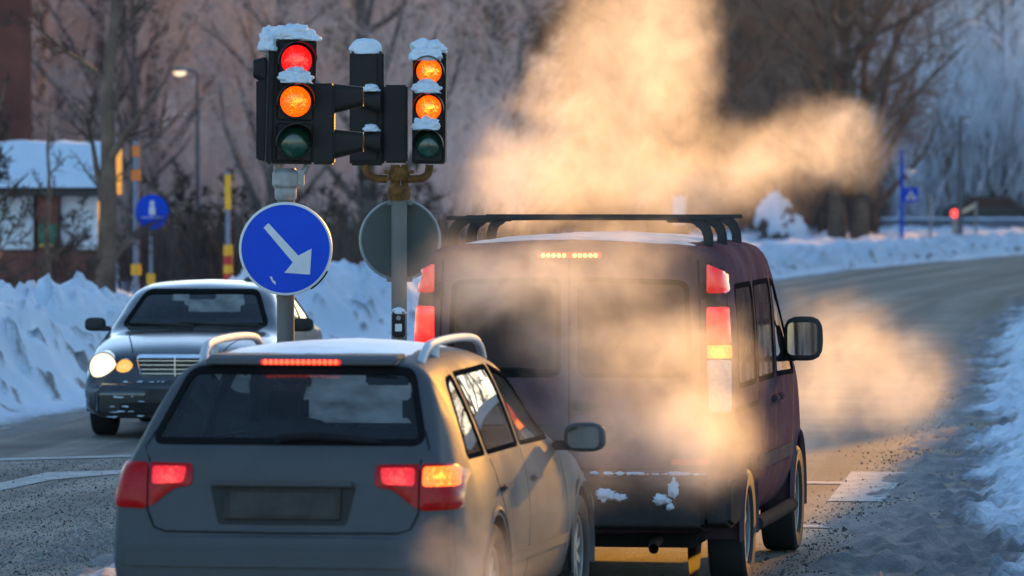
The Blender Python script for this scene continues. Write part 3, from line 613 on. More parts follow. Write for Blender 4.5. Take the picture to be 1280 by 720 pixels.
def crossing_sign():
    d = 204; p = at(1127, 0, d); e = empty('crossing_sign', (p.x, d, -.05), 0, 'blue pole with a square blue pedestrian crossing sign on the far snow', 'sign'); zt = at(0, 185, d).z
    MB().tube([(0, 0, 0), (0, 0, zt)], .065, 12).build('pole', BLUE, e)
    c = at(0, 242, d).z; x = .33; pl = MB().box((x, -.05, c), (.52, .03, .52)).build('sign_plate', BLUE, e, .01)
    MB().prism([(x - .19, c - .17), (x + .19, c - .17), (x, c + .18)], 'y', -.075, -.068).build('triangle', WHITE, pl)
    MB().prism([(x - .05, c - .15), (x + .05, c - .15), (x + .03, c + .06), (x - .03, c + .06)], 'y', -.083, -.077).build('walker_symbol', M('black_print', (.02, .02, .02), .6), pl)
    MB().lathe([(0, .12), (.17, .1), (.2, 0), (.12, -.09), (0, -.1)], (.28, 0, at(0, 214, d).z), 'z', 16).build('lamp_head', WHITE, e)
crossing_sign()
for px, d, yt, lb in ((1163, 200, 243, 'thin grey pole on the far snow beside the crossing sign'), (1220, 205, 252, 'thin pale pole on the far snow beside the dark street lamp')):
    x = at(px, 0, d).x; e = empty('pole', (x, d, -.05), 0, lb, 'pole'); MB().tube([(0, 0, 0), (0, 0, at(0, yt, d).z)], .05, 10).build('shaft', GREYM, e); MB().lathe([(.06, 0), (.06, .05), (0, .07)], (0, 0, at(0, yt, d).z - .02), 'z', 10).build('cap', GREYM, e)
def barrier():
    d = 206; x = at(1193, 0, d).x; e = empty('road_barrier', (x, d, -.05), 0, 'small barrier with a red lamp and a pale slanting boom on the far snow', 'barrier')
    MB().box((0, 0, .5), (.16, .16, 1.0)).build('stand', GREYM, e, .01); MB().lathe([(0, -.14), (.1, -.12), (.14, 0), (.1, .12), (0, .14)], (0, -.1, 1.05), 'z', 16).build('red_lamp', M('far_red_lamp', (.5, .03, .03), .4, emis=(1, .05, .04), estr=1.2), e)
    MB().tube([(.12, 0, 1.0), (.75, 0, 1.35)], .06, 8).build('boom', M('boom_cream', (.75, .7, .45), .6), e)
barrier()
def far_car():
    d = 250; x = at(1240, 0, d).x; e = empty('parked_car', (x, d, 0), 0, 'small dark parked car beyond the far snow field under frosted birches', 'car')
    MB().prism(rpoly([(-2.1, .35), (2.1, .35), (2.15, .8), (1.3, .95), (.7, 1.42), (-1.0, 1.45), (-1.8, 1.0), (-2.15, .9)], .12), 'y', -.85, .85).build('body', M('teal_paint', (.012, .045, .05), .3, coat=.5), e, .05)
    MB().prism([(-1.5, .97), (1.05, .97), (.6, 1.36), (-.95, 1.38)], 'y', -.87, .87).build('window', GLASSD, e)
    for sx in (-1.35, 1.35):
        for sy in (-.75, .75): MB().lathe([(0, -.1), (.26, -.1), (.32, -.07), (.32, .07), (.26, .1), (0, .1)], (sx, sy, .32), 'y', 20).build('wheel', M('tyre', (.02, .02, .02), .85), e)
far_car()
def low_wall():
    e = empty('low_wall', (at(1190, 0, 242).x, 242, 0), 0, 'long low grey wall capped with snow across the far field', 'wall')
    MB().box((0, 0, .1), (9.5, .4, .75)).build('wall', M('grey_stone', (.22, .22, .24), .9, var=.3, vscale=1), e, .03)
    xx, yy = np.meshgrid(np.linspace(-4.8, 4.8, 70), np.linspace(-.24, .24, 10)); grid('snow_cap', xx, yy, .45 + .12 * np.sqrt(np.clip(1 - (yy / .25)**2, 0, 1)) + .03 * fbm(xx, yy, 3), SNOW, e)
low_wall()
def heap():
    d = 197; x = at(972, 0, d).x; e = empty('snow_heap', (x, d, 0), 0, 'steep snow-covered heap of branches beside the twin dark trees', 'heap')
    lumpy('core', (0, 0, .35), (.75, .6, .95), M('brush_brown', (.10, .08, .07), .95, var=.5, vscale=4), e, 2, .35, 4)
    lumpy('snow_cover', (-.1, -.1, .75), (.62, .55, .85), SNOW, e, 5, .45, 4, 1.7)
    lumpy('snow_cover', (.55, -.15, .45), (.42, .42, .5), SNOW, e, 8, .4, 4, 1.7)
heap()
def shed():
    d = 186; x = at(835, 0, d).x; e = empty('shed', (x, d, 0), R(8), 'small brown wooden shed glimpsed through the steam behind the van', 'shed')
    W = M('brown_boards', (.16, .075, .04), .85, var=.3)
    for i in range(7): MB().box((-.6 + i * .2, 0, 1.0), (.19, .08, 2.1)).build('plank', W, e, .008)
    MB().box((0, .9, 1.0), (1.36, 1.7, 2.0)).build('wall', W, e); MB().box((.35, -.06, 1.25), (.42, .05, .9)).build('window', WPANEL, e, .01)
    rf = MB().prism([(-.9, 2.02), (.9, 2.02), (0, 2.5)], 'y', -.25, 1.95).build('roof', DARKW, e)
shed()

# ================================================================== vehicles
TYRE = M('tyre', (.018, .018, .018), .85, var=.3, vscale=12, dirt=(.11, .10, .09), dirt_amt=.35, dscale=6); RIM = M('rim_alloy', (.36, .36, .37), .4, .7, var=.2, vscale=9, dirt=(.10, .09, .08), dirt_amt=.5)
BLACKP = M('black_plastic', (.022, .022, .023), .6, var=.3, vscale=9, dirt=(.13, .12, .11), dirt_amt=.3, spec=0.0); SEAMM = M('panel_gap', (.008, .008, .008), .9); RUBBER = M('window_rubber', (.012, .012, .013), .6, spec=0.0)
CHROME = M('chrome', (.62, .63, .65), .18, 1.0, var=.08); INTER = M('dark_interior', (.028, .029, .032), .8, var=.3); INTER2 = M('grey_interior', (.10, .10, .105), .85, var=.2)
PLATE = M('dirty_plate', (.028, .027, .026), .7, var=.4, vscale=12)
GW = glassmat('rear_glass', (.60, .65, .65), 1.5, .02, .10, (.25, .27, .28)); GZ = glassmat('pale_glow_glass', (.62, .68, .66), 1.5, .05, .5, (.75, .78, .74)); GS = glassmat('side_glass', (.30, .33, .33), 1.55, .015, .03, (.5, .5, .5)); GF = glassmat('windscreen_glass', (.72, .78, .76), 1.5, .02, .03, (.4, .4, .4))  # second pane: pale haze added as the glow of light seen through the cabins
GV = glassmat('dirty_dark_glass', (.10, .09, .10), 1.5, .15, .6, (.095, .068, .08))
SNOWC = snow_material('clinging_snow')
def flame(name, base, em, s, sc_=40): return M(name, base, .22, 0, var=.25, vscale=sc_, coat=.6, emis=em, estr=s)
RED_OFF = M('red_lens', (.13, .002, .005), .3, var=.5, vscale=45, coat=.05, spec=.2, emis=(1, .01, .008), estr=.03)
RED_ON = lensmat('red_lens_lit', (.30, .003, .004), (1.0, .05, .035), 1.0, 45); AMB_ON = lensmat('amber_lens_lit', (1.0, .12, .01), (1.0, .62, .06), 1.0, 45)
LED_RED = M('led_red', (.5, .02, .01), .3, emis=(1, .06, .02), estr=1.5); LED_AMB = M('led_amber', (.6, .3, .05), .3, emis=(1, .5, .10), estr=1.8)

def wheel(parent, x, y, r, wd, side, spokes=5, rim_r=None):
    rr = rim_r or r * .66; h = wd / 2
    t = MB().lathe([(rr, -h * .8), (rr + .02, -h * .95), (r * .93, -h), (r * .985, -h * .85), (r, -h * .6), (r, h * .6), (r * .985, h * .85), (r * .93, h), (rr + .02, h * .95), (rr, h * .8)], (0, 0, 0), 'x', 40).build('wheel', TYRE, parent, 0, loc=(x, y, r))
    m = MB(); o = side * h * .72
    m.lathe([(rr, -h * .8), (rr, o), (rr * .95, o * 1.12), (rr * .88, o), (rr * .86, -h * .8)], (0, 0, 0), 'x', 36); m.lathe([(0, o * .9), (rr * .2, o * .85), (rr * .24, o * .3)], (0, 0, 0), 'x', 20)
    for k in range(spokes):
        a = 2 * math.pi * k / spokes + .3; m.box((o * .65, math.cos(a) * rr * .55, math.sin(a) * rr * .55), (.035, rr * .8, rr * .24), Matrix.Rotation(a, 3, 'X'))
    m.lathe([(0, -side * h * .1), (rr * .9, -side * h * .1)], (0, 0, 0), 'x', 24)
    m.build('rim', RIM, t, .004); return t
def arch_cut(C, x0, x1, y, r, z):
    C.lathe([(0, x0), (r, x0), (r, x1), (0, x1)], (0, y, z), 'x', 36)
def window(name, poly, side, bvh, glass, parent, band=.022, off=-.004, trim=RUBBER):
    g = patch(name, inset(poly, -.006), side, bvh, glass, parent, off, .004, .06)
    patch('window_seal', inset(poly, -.012), side, bvh, trim, g, .0025, .014, .05, hole=inset(poly, band)); return g
def mirror_housing(parent, c, d, sgn, mat, glassy=True, name='door_mirror', glass_to=-1):
    m = lumpy(name, c, (d[0] / 2, d[1] / 2, d[2] / 2), mat, parent, 0, 0, 3)
    for v in m.data.vertices:                       # squarer than an egg
        q = Vector(((v.co.x - c[0]) / d[0] * 2, (v.co.y - c[1]) / d[1] * 2, (v.co.z - c[2]) / d[2] * 2)); k = 1 / max(1e-4, (abs(q.x)**3.4 + abs(q.y)**3.4 + abs(q.z)**3.4))**(1 / 3.4); q = q * k
        if q.y * glass_to > .72: q.y = .72 * glass_to
        v.co = Vector((c[0] + q.x * d[0] / 2, c[1] + q.y * d[1] / 2, c[2] + q.z * d[2] / 2))
    if glassy: MB().prism(rpoly([(c[0] - d[0] * .38, c[2] - d[2] * .37), (c[0] + d[0] * .38, c[2] - d[2] * .37), (c[0] + d[0] * .38, c[2] + d[2] * .37), (c[0] - d[0] * .38, c[2] + d[2] * .37)], .04), 'y', c[1] + glass_to * (d[1] * .36 + .004), c[1] + glass_to * d[1] * .3).build('mirror_glass', M('mirror_glass', (.55, .57, .6), .06, 1.0), m)
    return m
def seat(parent, x, y, z, mat=INTER, tall=1.0):
    s = MB().box((x, y + .02, z), (.50, .52, .16)).build('seat', mat, parent, .05, seg=3)
    MB().box((x, y - .26, z + .36 * tall), (.46, .16, .66 * tall), Matrix.Rotation(R(12), 3, 'X')).build('backrest', mat, s, .06, seg=3)
    MB().box((x, y - .36, z + .80 * tall), (.25, .11, .18)).build('headrest', mat, s, .045, seg=3); return s
def person(label, loc, rz, jacket, hairc, looks=0):
    """seated driver, one skinned body: hips at the origin, +y forward"""
    J = {'hip': (0, 0, .1, .15), 'waist': (0, -.07, .3, .14), 'chest': (0, -.14, .5, .165), 'neck0': (0, -.15, .62, .075), 'neck': (0, -.14, .70, .055), 'jaw': (0, -.11, .765, .07), 'face': (0, -.115, .82, .088), 'skull': (0, -.125, .875, .088), 'crown': (0, -.125, .93, .045),
         'shl': (-.19, -.14, .57, .075), 'ell': (-.24, .08, .36, .052), 'wrl': (-.15, .30, .40, .036), 'hal': (-.13, .36, .43, .042), 'shr': (.19, -.14, .57, .075), 'elr': (.24, .08, .36, .052), 'wrr': (.15, .30, .40, .036), 'har': (.13, .36, .43, .042),
         'hpl': (-.11, .08, .08, .095), 'knl': (-.13, .45, .14, .07), 'anl': (-.12, .66, -.22, .045), 'tol': (-.12, .78, -.26, .04), 'hpr': (.11, .08, .08, .095), 'knr': (.13, .45, .14, .07), 'anr': (.12, .66, -.22, .045), 'tor': (.12, .78, -.26, .04)}
    E = [('hip', 'waist'), ('waist', 'chest'), ('chest', 'neck0'), ('neck0', 'neck'), ('neck', 'jaw'), ('jaw', 'face'), ('face', 'skull'), ('skull', 'crown'), ('chest', 'shl'), ('shl', 'ell'), ('ell', 'wrl'), ('wrl', 'hal'), ('chest', 'shr'), ('shr', 'elr'), ('elr', 'wrr'), ('wrr', 'har'), ('hip', 'hpl'), ('hpl', 'knl'), ('knl', 'anl'), ('anl', 'tol'), ('hip', 'hpr'), ('hpr', 'knr'), ('knr', 'anr'), ('anr', 'tor')]
    for s, sg in (('l', -1), ('r', 1)):                 # fingers curled round the wheel rim
        for k in range(4):
            a, b = f'f{s}{k}', f'g{s}{k}'; hx, hy, hz, _ = J['ha' + s]; J[a] = (hx + sg * .006, hy + .045, hz - .03 + k * .02, .011); J[b] = (hx - sg * .012, hy + .07, hz - .035 + k * .021, .009); E += [('ha' + s, a), (a, b)]
        J['t' + s] = (J['ha' + s][0] - sg * .035, J['ha' + s][1] + .02, J['ha' + s][2] + .03, .012); E.append(('ha' + s, 't' + s))
    K = list(J); me = bpy.data.meshes.new('body'); me.from_pydata([J[k][:3] for k in K], [(K.index(a), K.index(b)) for a, b in E], []); o = bpy.data.objects.new('tmp', me); col.objects.link(o)
    o.modifiers.new('k', 'SKIN'); su = o.modifiers.new('s', 'SUBSURF'); su.levels = 2; su.render_levels = 2
    for i, k in enumerate(K): me.skin_vertices[0].data[i].radius = (J[k][3], J[k][3]); me.skin_vertices[0].data[i].use_root = (k == 'hip')
    r = evaluated(o); bpy.data.objects.remove(o); e = empty('person', loc, rz, label, 'person')
    for v in r.vertices:                               # nose and brow
        q = v.co
        if q.z > .74 and q.y > -.06: q.y += .022 * math.exp(-((q.x / .018)**2 + ((q.z - .815) / .022)**2)) - .006 * math.exp(-(((abs(q.x) - .032) / .014)**2 + ((q.z - .842) / .012)**2))
    b = link('body', r, None, e); r.materials.clear(); r.materials.append(jacket); r.materials.append(M('skin', (.42, .24, .18), .6))
    for p in r.polygons:
        c = p.center
        if c.z > .70 or (c.y > .31 and c.z > .3): p.material_index = 1
    hr = lumpy('hair', (0, -.15, .885), (.098, .10, .085), hairc, e, 1, .08, 3)
    for s in (-1, 1): lumpy('ear', (s * .088, -.125, .82), (.014, .02, .03), MATS['skin'], e, 1, .05, 2)
    return e

# ------------------------------------------------------------------ silver estate car, seen from behind
def paint(name, c, dust, amt, rough=.28, coat=.5, metal=.3, spec=None): return M(name, c, rough, metal, var=.12, vscale=3, coat=coat, dirt=dust, dirt_amt=amt, dscale=2.2, spec=spec)
def estate():
    P = paint('silver_paint', (.055, .061, .070), (.10, .105, .112), .5, .45, 0, .2, .2)
    e = empty('estate_car', ((351 - 640) / 260, 27.35, .10), -R(9.7), 'dusty silver estate car with roof rails braking behind the van', 'car')
    #        y    zb   hs   zs   hw   zm   hb   zl   hu   zu   hr   ze    zr
    rows = [(.00, .24, .70, .30, .785, .44, .775, .56, .74, .595, .68, .615, .625),
            (.035, .22, .75, .28, .825, .46, .81, .62, .765, .67, .70, .70, .715),
            (.065, .21, .76, .27, .835, .48, .815, .70, .775, .84, .71, .90, .925),
            (.11, .20, .78, .26, .85, .50, .825, .80, .775, .945, .70, 1.005, 1.03),
            (.22, .19, .80, .25, .868, .54, .84, .86, .765, 1.02, .675, 1.095, 1.12),
            (.40, .18, .82, .25, .88, .56, .85, .88, .725, 1.15, .615, 1.25, 1.28),
            (.52, .17, .83, .24, .885, .57, .855, .885, .695, 1.22, .575, 1.345, 1.378),
            (.66, .17, .83, .24, .886, .58, .855, .885, .69, 1.24, .565, 1.375, 1.42),
            (1.2, .17, .83, .24, .886, .58, .855, .885, .70, 1.26, .575, 1.40, 1.452),
            (1.9, .17, .83, .24, .886, .58, .855, .88, .71, 1.25, .585, 1.39, 1.448),
            (2.45, .17, .83, .24, .886, .58, .853, .875, .72, 1.19, .60, 1.32, 1.375),
            (2.9, .17, .83, .24, .886, .58, .85, .87, .76, 1.04, .64, 1.12, 1.17),
            (3.3, .17, .83, .24, .886, .57, .845, .855, .79, .925, .68, .955, .985),
            (3.8, .17, .83, .24, .885, .56, .83, .80, .76, .865, .65, .89, .915),
            (4.25, .18, .80, .25, .86, .53, .79, .70, .72, .765, .60, .785, .81),
            (4.48, .20, .72, .27, .78, .48, .72, .60, .66, .655, .55, .67, .69),
            (4.58, .26, .60, .32, .66, .44, .62, .52, .56, .55, .48, .565, .575)]
    UP = lambda z: z + max(0, z - 1.0) * .15
    rows = [tuple(UP(v) if i in (9, 11, 12) else v for i, v in enumerate(r)) for r in rows]
    shell, bvh = body_shell(rows, 6, 5, .03, .10)
    RW = rpoly([(-.67, 1.065), (.67, 1.065), (.55, 1.41), (-.55, 1.41)], .06)
    sw = [rpoly([(.52, .985), (.95, .985), (.95, 1.362), (.80, 1.348)], [.03, .02, .02, .10]), rpoly([(1.03, .985), (1.92, .985), (1.90, 1.382), (1.03, 1.372)], .025), rpoly([(2.00, .985), (2.95, .975), (2.45, 1.31), (1.98, 1.382)], [.03, .04, .06, .03])]
    WS = rpoly([(-.66, 1.0), (.66, 1.0), (.52, 1.37), (-.52, 1.37)], .06)
    C = MB(); C.prism(RW, 'y', -.3, .8)
    for p in sw: C.prism(p, 'x', -1.2, -.45); C.prism(p, 'x', .45, 1.2)
    C.prism(WS, 'y', 2.2, 3.6)
    for y in (1.02, 3.70):
        for s in (-1, 1): arch_cut(C, s * .62, s * 1.0, y, .345, .33)
    link('body', cut_shell(shell, C), P, e, True, 38)
    for y in (1.02, 3.70):
        for s in (-1, 1):
            a = MB().lathe([(.345, s * .60), (.345, s * .862), (.372, s * .893), (.39, s * .885)], (0, y, .33), 'x', 30, R(-15), R(195)).build('wheel_arch', P, e); MB().lathe([(.0, s * .60), (.35, s * .60)], (0, y, .33), 'x', 24).build('arch_liner', SEAMM, a)
            wheel(e, s * .775, y, .315, .205, s, 10)
    window('rear_window', RW, 'rear', bvh, GW, e, .02)
    for sd in ('right', 'left'):
        for p in sw: window('side_window', p, sd, bvh, GS, e, .012)
    window('windscreen', WS, 'front', bvh, GZ, e, .03)
    # tailgate lines, lamps, plate
    for s in (-1, 1):
        f = lambda pts: [(s * x, z) for x, z in pts]
        patch('tail_light', rpoly(f([(.672, .748), (.852, .755), (.842, .925), (.80, .968), (.672, .968)]), .02), 'rear', bvh, RED_OFF, e, .010, .02, .03, .012)
        t = patch('tail_light', rpoly(f([(.452, .965), (.662, .968), (.662, .752), (.60, .80), (.54, .848), (.448, .862)]), [.02, .01, .02, .05, .05, .03]), 'rear', bvh, RED_OFF, e, .008, .02, .03, .008)
        patch('brake_lamp', rpoly(f([(.475, .948), (.645, .95), (.645, .865), (.49, .872)]), .02), 'rear', bvh, RED_ON, t, .019, .004, .03, center=True)
        if s > 0: patch('indicator_lamp', rpoly(f([(.685, .952), (.815, .95), (.83, .862), (.685, .862)]), .02), 'rear', bvh, AMB_ON, t, .026, .004, .03, center=True)
        seam('panel_gap', f([(.667, .985), (.667, .74), (.63, .66), (.57, .640), (0, .636)]), 'rear', bvh, SEAMM, e, .010, .002)
        seam('panel_gap', f([(.667, .98), (.70, 1.04), (.665, 1.12)]), 'rear', bvh, SEAMM, e, .009, .002)
        patch('bumper_reflector', rpoly(f([(.50, .40), (.70, .41), (.70, .375), (.50, .365)]), .01), 'rear', bvh, RED_OFF, e, .004, .01, .05)
    rec = patch('plate_recess', rpoly([(-.36, .862), (.36, .862), (.315, .675), (-.315, .675)], .02), 'rear', bvh, M('recess_black', (.012, .012, .013), .7, var=.2), e, .002, .006, .05)
    MB().box((0, .035, .872), (.70, .05, .022)).build('handle_strip', P, e, .008)
    pl = patch('number_plate', rpoly([(-.27, .838), (.27, .838), (.27, .715), (-.27, .715)], .008), 'rear', bvh, PLATE, rec, .012, .008, .06)
    patch('plate_frame', rpoly([(-.285, .852), (.285, .852), (.285, .70), (-.285, .70)], .01), 'rear', bvh, BLACKP, rec, .016, .012, .06, hole=rpoly([(-.262, .832), (.262, .832), (.262, .722), (-.262, .722)], .006))
    patch('bumper_strip', rpoly([(-.76, .56), (.76, .56), (.77, .475), (-.77, .475)], .02), 'rear', bvh, P, e, .014, .016, .06)
    sp = MB().prism(rpoly([(.465, 1.43), (.54, 1.43), (.72, 1.45), (.72, 1.482), (.54, 1.476), (.47, 1.456)], .012), 'x', -.475, .475).build('roof_spoiler', P, e, .012)
    m = MB()
    for i in range(14): m.lathe([(0, -.012), (.009, -.009), (.013, 0)], (-.1755 + i * .027, .463, 1.444), 'y', 8)
    hb = MB().box((0, .467, 1.444), (.40, .012, .026)).build('high_brake_light', RED_ON, sp, .004); m.build('led_row', LED_RED, sp)
    wp = MB(); wp.lathe([(0, -.03), (.03, -.028), (.036, .02)], (-.03, .165, 1.075), 'y', 16); wp.tube([(-.03, .125, 1.085), (.10, .13, 1.10), (.30, .135, 1.088), (.47, .14, 1.070)], [.02, .021, .019, .010], 8).build('rear_wiper', M('wiper_black', (.016, .016, .018), .6, var=.3, spec=.06), e)
    for s in (-1, 1):                                   # roof rails
        k = MB(); pts = [(s * .545, .72, 1.42), (s * .555, .80, 1.485), (s * .56, .95, 1.522), (s * .57, 1.5, 1.535), (s * .575, 2.0, 1.522), (s * .58, 2.2, 1.48), (s * .58, 2.3, 1.41)]
        k.tube(cr(pts, 5), .021, 10); k.tube([(s * .56, 1.05, 1.42), (s * .562, 1.05, 1.53)], .02, 8); k.build('roof_rail', M('rail_alloy', (.42, .43, .45), .4, .6, var=.15, dirt=(.65, .68, .72), dirt_amt=.6), e)
        mirror_housing(e, (s * 1.005, 3.02, .97), (.22, .16, .155), s, P); MB().box((s * .89, 3.03, .925), (.12, .07, .05)).build('mirror_arm', BLACKP, e, .01)
        sd = 'right' if s > 0 else 'left'
        seam('panel_gap', [(1.05, .95), (1.30, .62), (1.42, .34), (1.42, .25)], sd, bvh, SEAMM, e, .008); seam('panel_gap', [(1.97, .96), (1.99, .26)], sd, bvh, SEAMM, e, .008); seam('panel_gap', [(3.12, .90), (3.20, .50), (3.18, .26)], sd, bvh, SEAMM, e, .008)
        patch('rub_strip', [(1.42, .455), (3.20, .455), (3.20, .405), (1.42, .405)], sd, bvh, P, e, .012, .012, .08)
        for y in (1.28, 2.2): MB().box((s * .888, y, .80), (.03, .2, .03)).build('door_handle', P, e, .01)
    xx, yy = np.meshgrid(np.linspace(-.50, .50, 40), np.linspace(.62, 2.35, 40)); zz = np.array([[bvh.ray_cast(Vector((a, b_, 5)), Vector((0, 0, -1)))[0].z for a, b_ in zip(r1, r2)] for r1, r2 in zip(xx, yy)])
    grid('roof_frost', xx, yy, zz - .004 + .010 * (1 - (np.abs(xx) / .5)**8) * (1 - np.abs((yy - 1.485) / .865)**10) + .002 * fbm(xx * 4, yy * 4, 3), M('roof_hoar', (.80, .82, .84), .38, var=.15, vscale=5, bump=.3, bscale=40), e)
    # cabin
    MB().box((0, 1.9, .30), (1.45, 2.9, .06)).build('cabin_floor', INTER, e); MB().box((0, 3.05, .80), (1.42, .45, .26)).build('dashboard', INTER, e, .06)
    for x in (-.37, .37): seat(e, x, 2.2, .44, INTER, .9)
    rs_ = MB().box((0, 1.10, .66), (1.30, .18, .56), Matrix.Rotation(R(14), 3, 'X')).build('rear_seat', INTER, e, .05)
    for x in (-.42, .0, .42): MB().box((x, .98, .99), (.27, .10, .13)).build('headrest', INTER, rs_, .04, seg=3)
    MB().box((0, .72, .86), (1.35, .55, .03)).build('luggage_cover', INTER, e)
    MB().box((.02, 2.62, 1.29), (.24, .03, .075)).build('rear_view_mirror', M('mirror_glass', (.55, .57, .6), .06, 1.0), e, .012)
    MB().lathe([(.17, -.012), (.185, 0), (.17, .012), (.157, 0), (.17, -.012)], (-.37, 2.78, .86), 'y', 28).build('steering_wheel', INTER, e)
    mw = e.matrix_basis; c = Matrix.Translation(e.location) @ Matrix.Rotation(e.rotation_euler[2], 4, 'Z')
    person('dark silhouette of the driver in a navy jacket inside the silver estate', c @ Vector((-.37, 2.15, .47)), e.rotation_euler[2], M('navy_cloth', (.03, .035, .05), .9), M('dark_hair', (.025, .02, .017), .7))
    return e
estate()

# ------------------------------------------------------------------ dark van in front of it
def van():
    P = paint('plum_paint', (.048, .021, .034), (.155, .118, .135), .5, .6, 0, 0, 0.0)
    e = empty('van', ((713 - 640) / 213, 33.4, 0), -R(8.5), 'dusty dark plum van with roof bars puffing steam from its exhaust', 'van')
    rows = [(.00, .40, .74, .46, .86, .62, .885, 1.05, .868, 1.70, .79, 1.985, 2.035),
            (.03, .39, .78, .44, .895, .62, .915, 1.08, .895, 1.74, .81, 2.005, 2.06),
            (.10, .36, .81, .42, .925, .62, .94, 1.10, .91, 1.76, .815, 2.015, 2.075),
            (.35, .34, .84, .40, .945, .62, .95, 1.12, .915, 1.76, .82, 2.02, 2.085),
            (1.5, .32, .85, .38, .95, .62, .95, 1.12, .915, 1.76, .82, 2.025, 2.095),
            (2.6, .32, .85, .38, .95, .62, .95, 1.12, .91, 1.74, .815, 2.01, 2.085),
            (3.1, .32, .85, .38, .95, .62, .95, 1.11, .89, 1.70, .79, 1.94, 2.03),
            (3.55, .32, .85, .38, .95, .62, .948, 1.10, .90, 1.48, .79, 1.66, 1.76),
            (3.95, .32, .85, .38, .95, .62, .945, 1.08, .91, 1.26, .80, 1.36, 1.44),
            (4.2, .32, .85, .38, .945, .62, .93, 1.02, .88, 1.14, .76, 1.19, 1.25),
            (4.55, .33, .80, .40, .90, .60, .87, .86, .80, .97, .68, 1.02, 1.06),
            (4.75, .38, .68, .44, .78, .58, .74, .74, .68, .80, .58, .83, .86)]
    shell, bvh = body_shell(rows, 6, 5, .05, .12)
    sw = [rpoly([(.42, 1.20), (1.42, 1.20), (1.42, 1.80), (.50, 1.80)], .07), rpoly([(1.52, 1.20), (2.50, 1.20), (2.50, 1.80), (1.52, 1.80)], .07), rpoly([(2.62, 1.20), (3.75, 1.18), (3.42, 1.50), (3.05, 1.76), (2.62, 1.80)], [.06, .04, .1, .08, .05])]
    WS = rpoly([(-.74, 1.28), (.74, 1.28), (.66, 1.86), (-.66, 1.86)], .08); RW = [rpoly([(s * .06, 1.28), (s * .72, 1.28), (s * .69, 1.83), (s * .06, 1.85)], .06) for s in (1, -1)]
    C = MB()
    for p in sw: C.prism(p, 'x', -1.2, -.55); C.prism(p, 'x', .55, 1.2)
    C.prism(WS, 'y', 2.6, 4.4)
    for p in RW: C.prism(p, 'y', -.4, .25)
    for y in (.98, 4.02 - .02):
        for s in (-1, 1): arch_cut(C, s * .64, s * 1.05, y, .395, .37)
    link('body', cut_shell(shell, C), P, e, True, 38)
    for y in (.98, 4.0):
        for s in (-1, 1):
            a = MB().lathe([(.395, s * .62), (.395, s * .935), (.42, s * .965), (.455, s * .94)], (0, y, .37), 'x', 30, R(-12), R(192)).build('wheel_arch', P, e); MB().lathe([(0, s * .62), (.40, s * .62)], (0, y, .37), 'x', 24).build('arch_liner', SEAMM, a)
            wheel(e, s * .845, y, .345, .225, s, 6)
    for p in RW: window('rear_window', p, 'rear', bvh, GV, e, .02)
    for sd in ('right', 'left'):
        for i, p in enumerate(sw): window('side_window', p, sd, bvh, GV if i < 2 else GS, e, .02)
    window('windscreen', WS, 'front', bvh, GF, e, .03)
    for s in (-1, 1):
        f = lambda pts: [(s * x, z) for x, z in pts]; sd = 'right' if s > 0 else 'left'
        t = patch('tail_light', rpoly(f([(.80, 1.955), (.905, 1.90), (.945, 1.10), (.815, 1.06)]), .03), 'rear', bvh, BLACKP, e, .006, .02, .04)
        patch('red_lamp', rpoly(f([(.805, 1.94), (.895, 1.885), (.912, 1.765), (.805, 1.765)]), .02), 'rear', bvh, RED_OFF2, t, .016, .012, .03, .008)
        patch('red_lamp', rpoly(f([(.805, 1.685), (.915, 1.685), (.927, 1.47), (.806, 1.47)]), .015), 'rear', bvh, RED_ON2, t, .016, .012, .03, .008)
        patch('indicator_lamp', rpoly(f([(.807, 1.462), (.927, 1.462), (.929, 1.385), (.807, 1.385)]), .012), 'rear', bvh, AMB_ON if s > 0 else RED_OFF2, t, .018, .012, .03, center=True)
        patch('reversing_lamp', rpoly(f([(.810, 1.375), (.929, 1.375), (.932, 1.07), (.82, 1.07)]), .02), 'rear', bvh, M('clear_lens', (.40, .37, .38), .3, var=.3, vscale=30, coat=.2), t, .016, .012, .03, .006)
        seam('panel_gap', f([(.755, 1.96), (.775, 1.4), (.785, 1.02), (.76, .74)]), 'rear', bvh, SEAMM, e, .012, .002)
        patch('bumper_reflector', rpoly(f([(.60, .80), (.82, .80), (.82, .765), (.60, .765)]), .01), 'rear', bvh, M('reflector_red', (.65, .03, .03), .25, coat=.5), e, .075, .02, .05)
        # flank: door gaps, rail, rub strip, sill
        seam('panel_gap', [(1.46, 1.90), (1.47, .92), (1.52, .70)], sd, bvh, SEAMM, e, .010); seam('panel_gap', [(2.56, 1.90), (2.56, .40)], sd, bvh, SEAMM, e, .010); seam('panel_gap', [(3.70, 1.16), (3.66, .85), (3.50, .60), (3.46, .40)], sd, bvh, SEAMM, e, .010)
        patch('door_rail', [(.25, 1.085), (1.50, 1.085), (1.50, 1.055), (.25, 1.055)], sd, bvh, BLACKP, e, .006, .01, .1)
        patch('rub_strip', [(1.45, .74), (3.52, .74), (3.52, .655), (1.45, .655)], sd, bvh, M('grey_trim', (.085, .075, .08), .7, var=.2, spec=0.0), e, .016, .016, .1)
        for y in (2.42, 2.75): MB().box((s * .965, y, 1.06), (.04, .20, .045)).build('door_handle', P, e, .012)
        MB().tube([(s * .945, 1.42, .33), (s * .955, 2.4, .33), (s * .95, 3.55, .33)], .045, 12).build('side_bar', BLACKP, e)
        mirror_housing(e, (s * 1.045, 3.36, 1.405), (.25, .19, .285), s, BLACKP, True); MB().box((s * .93, 3.38, 1.31), (.16, .09, .10)).build('mirror_arm', BLACKP, e, .02)
    seam('panel_gap', [(0, 2.02), (0, .72)], 'rear', bvh, SEAMM, e, .014, .002); seam('panel_gap', [(-.76, .735), (.76, .735)], 'rear', bvh, SEAMM, e, .014, .002)
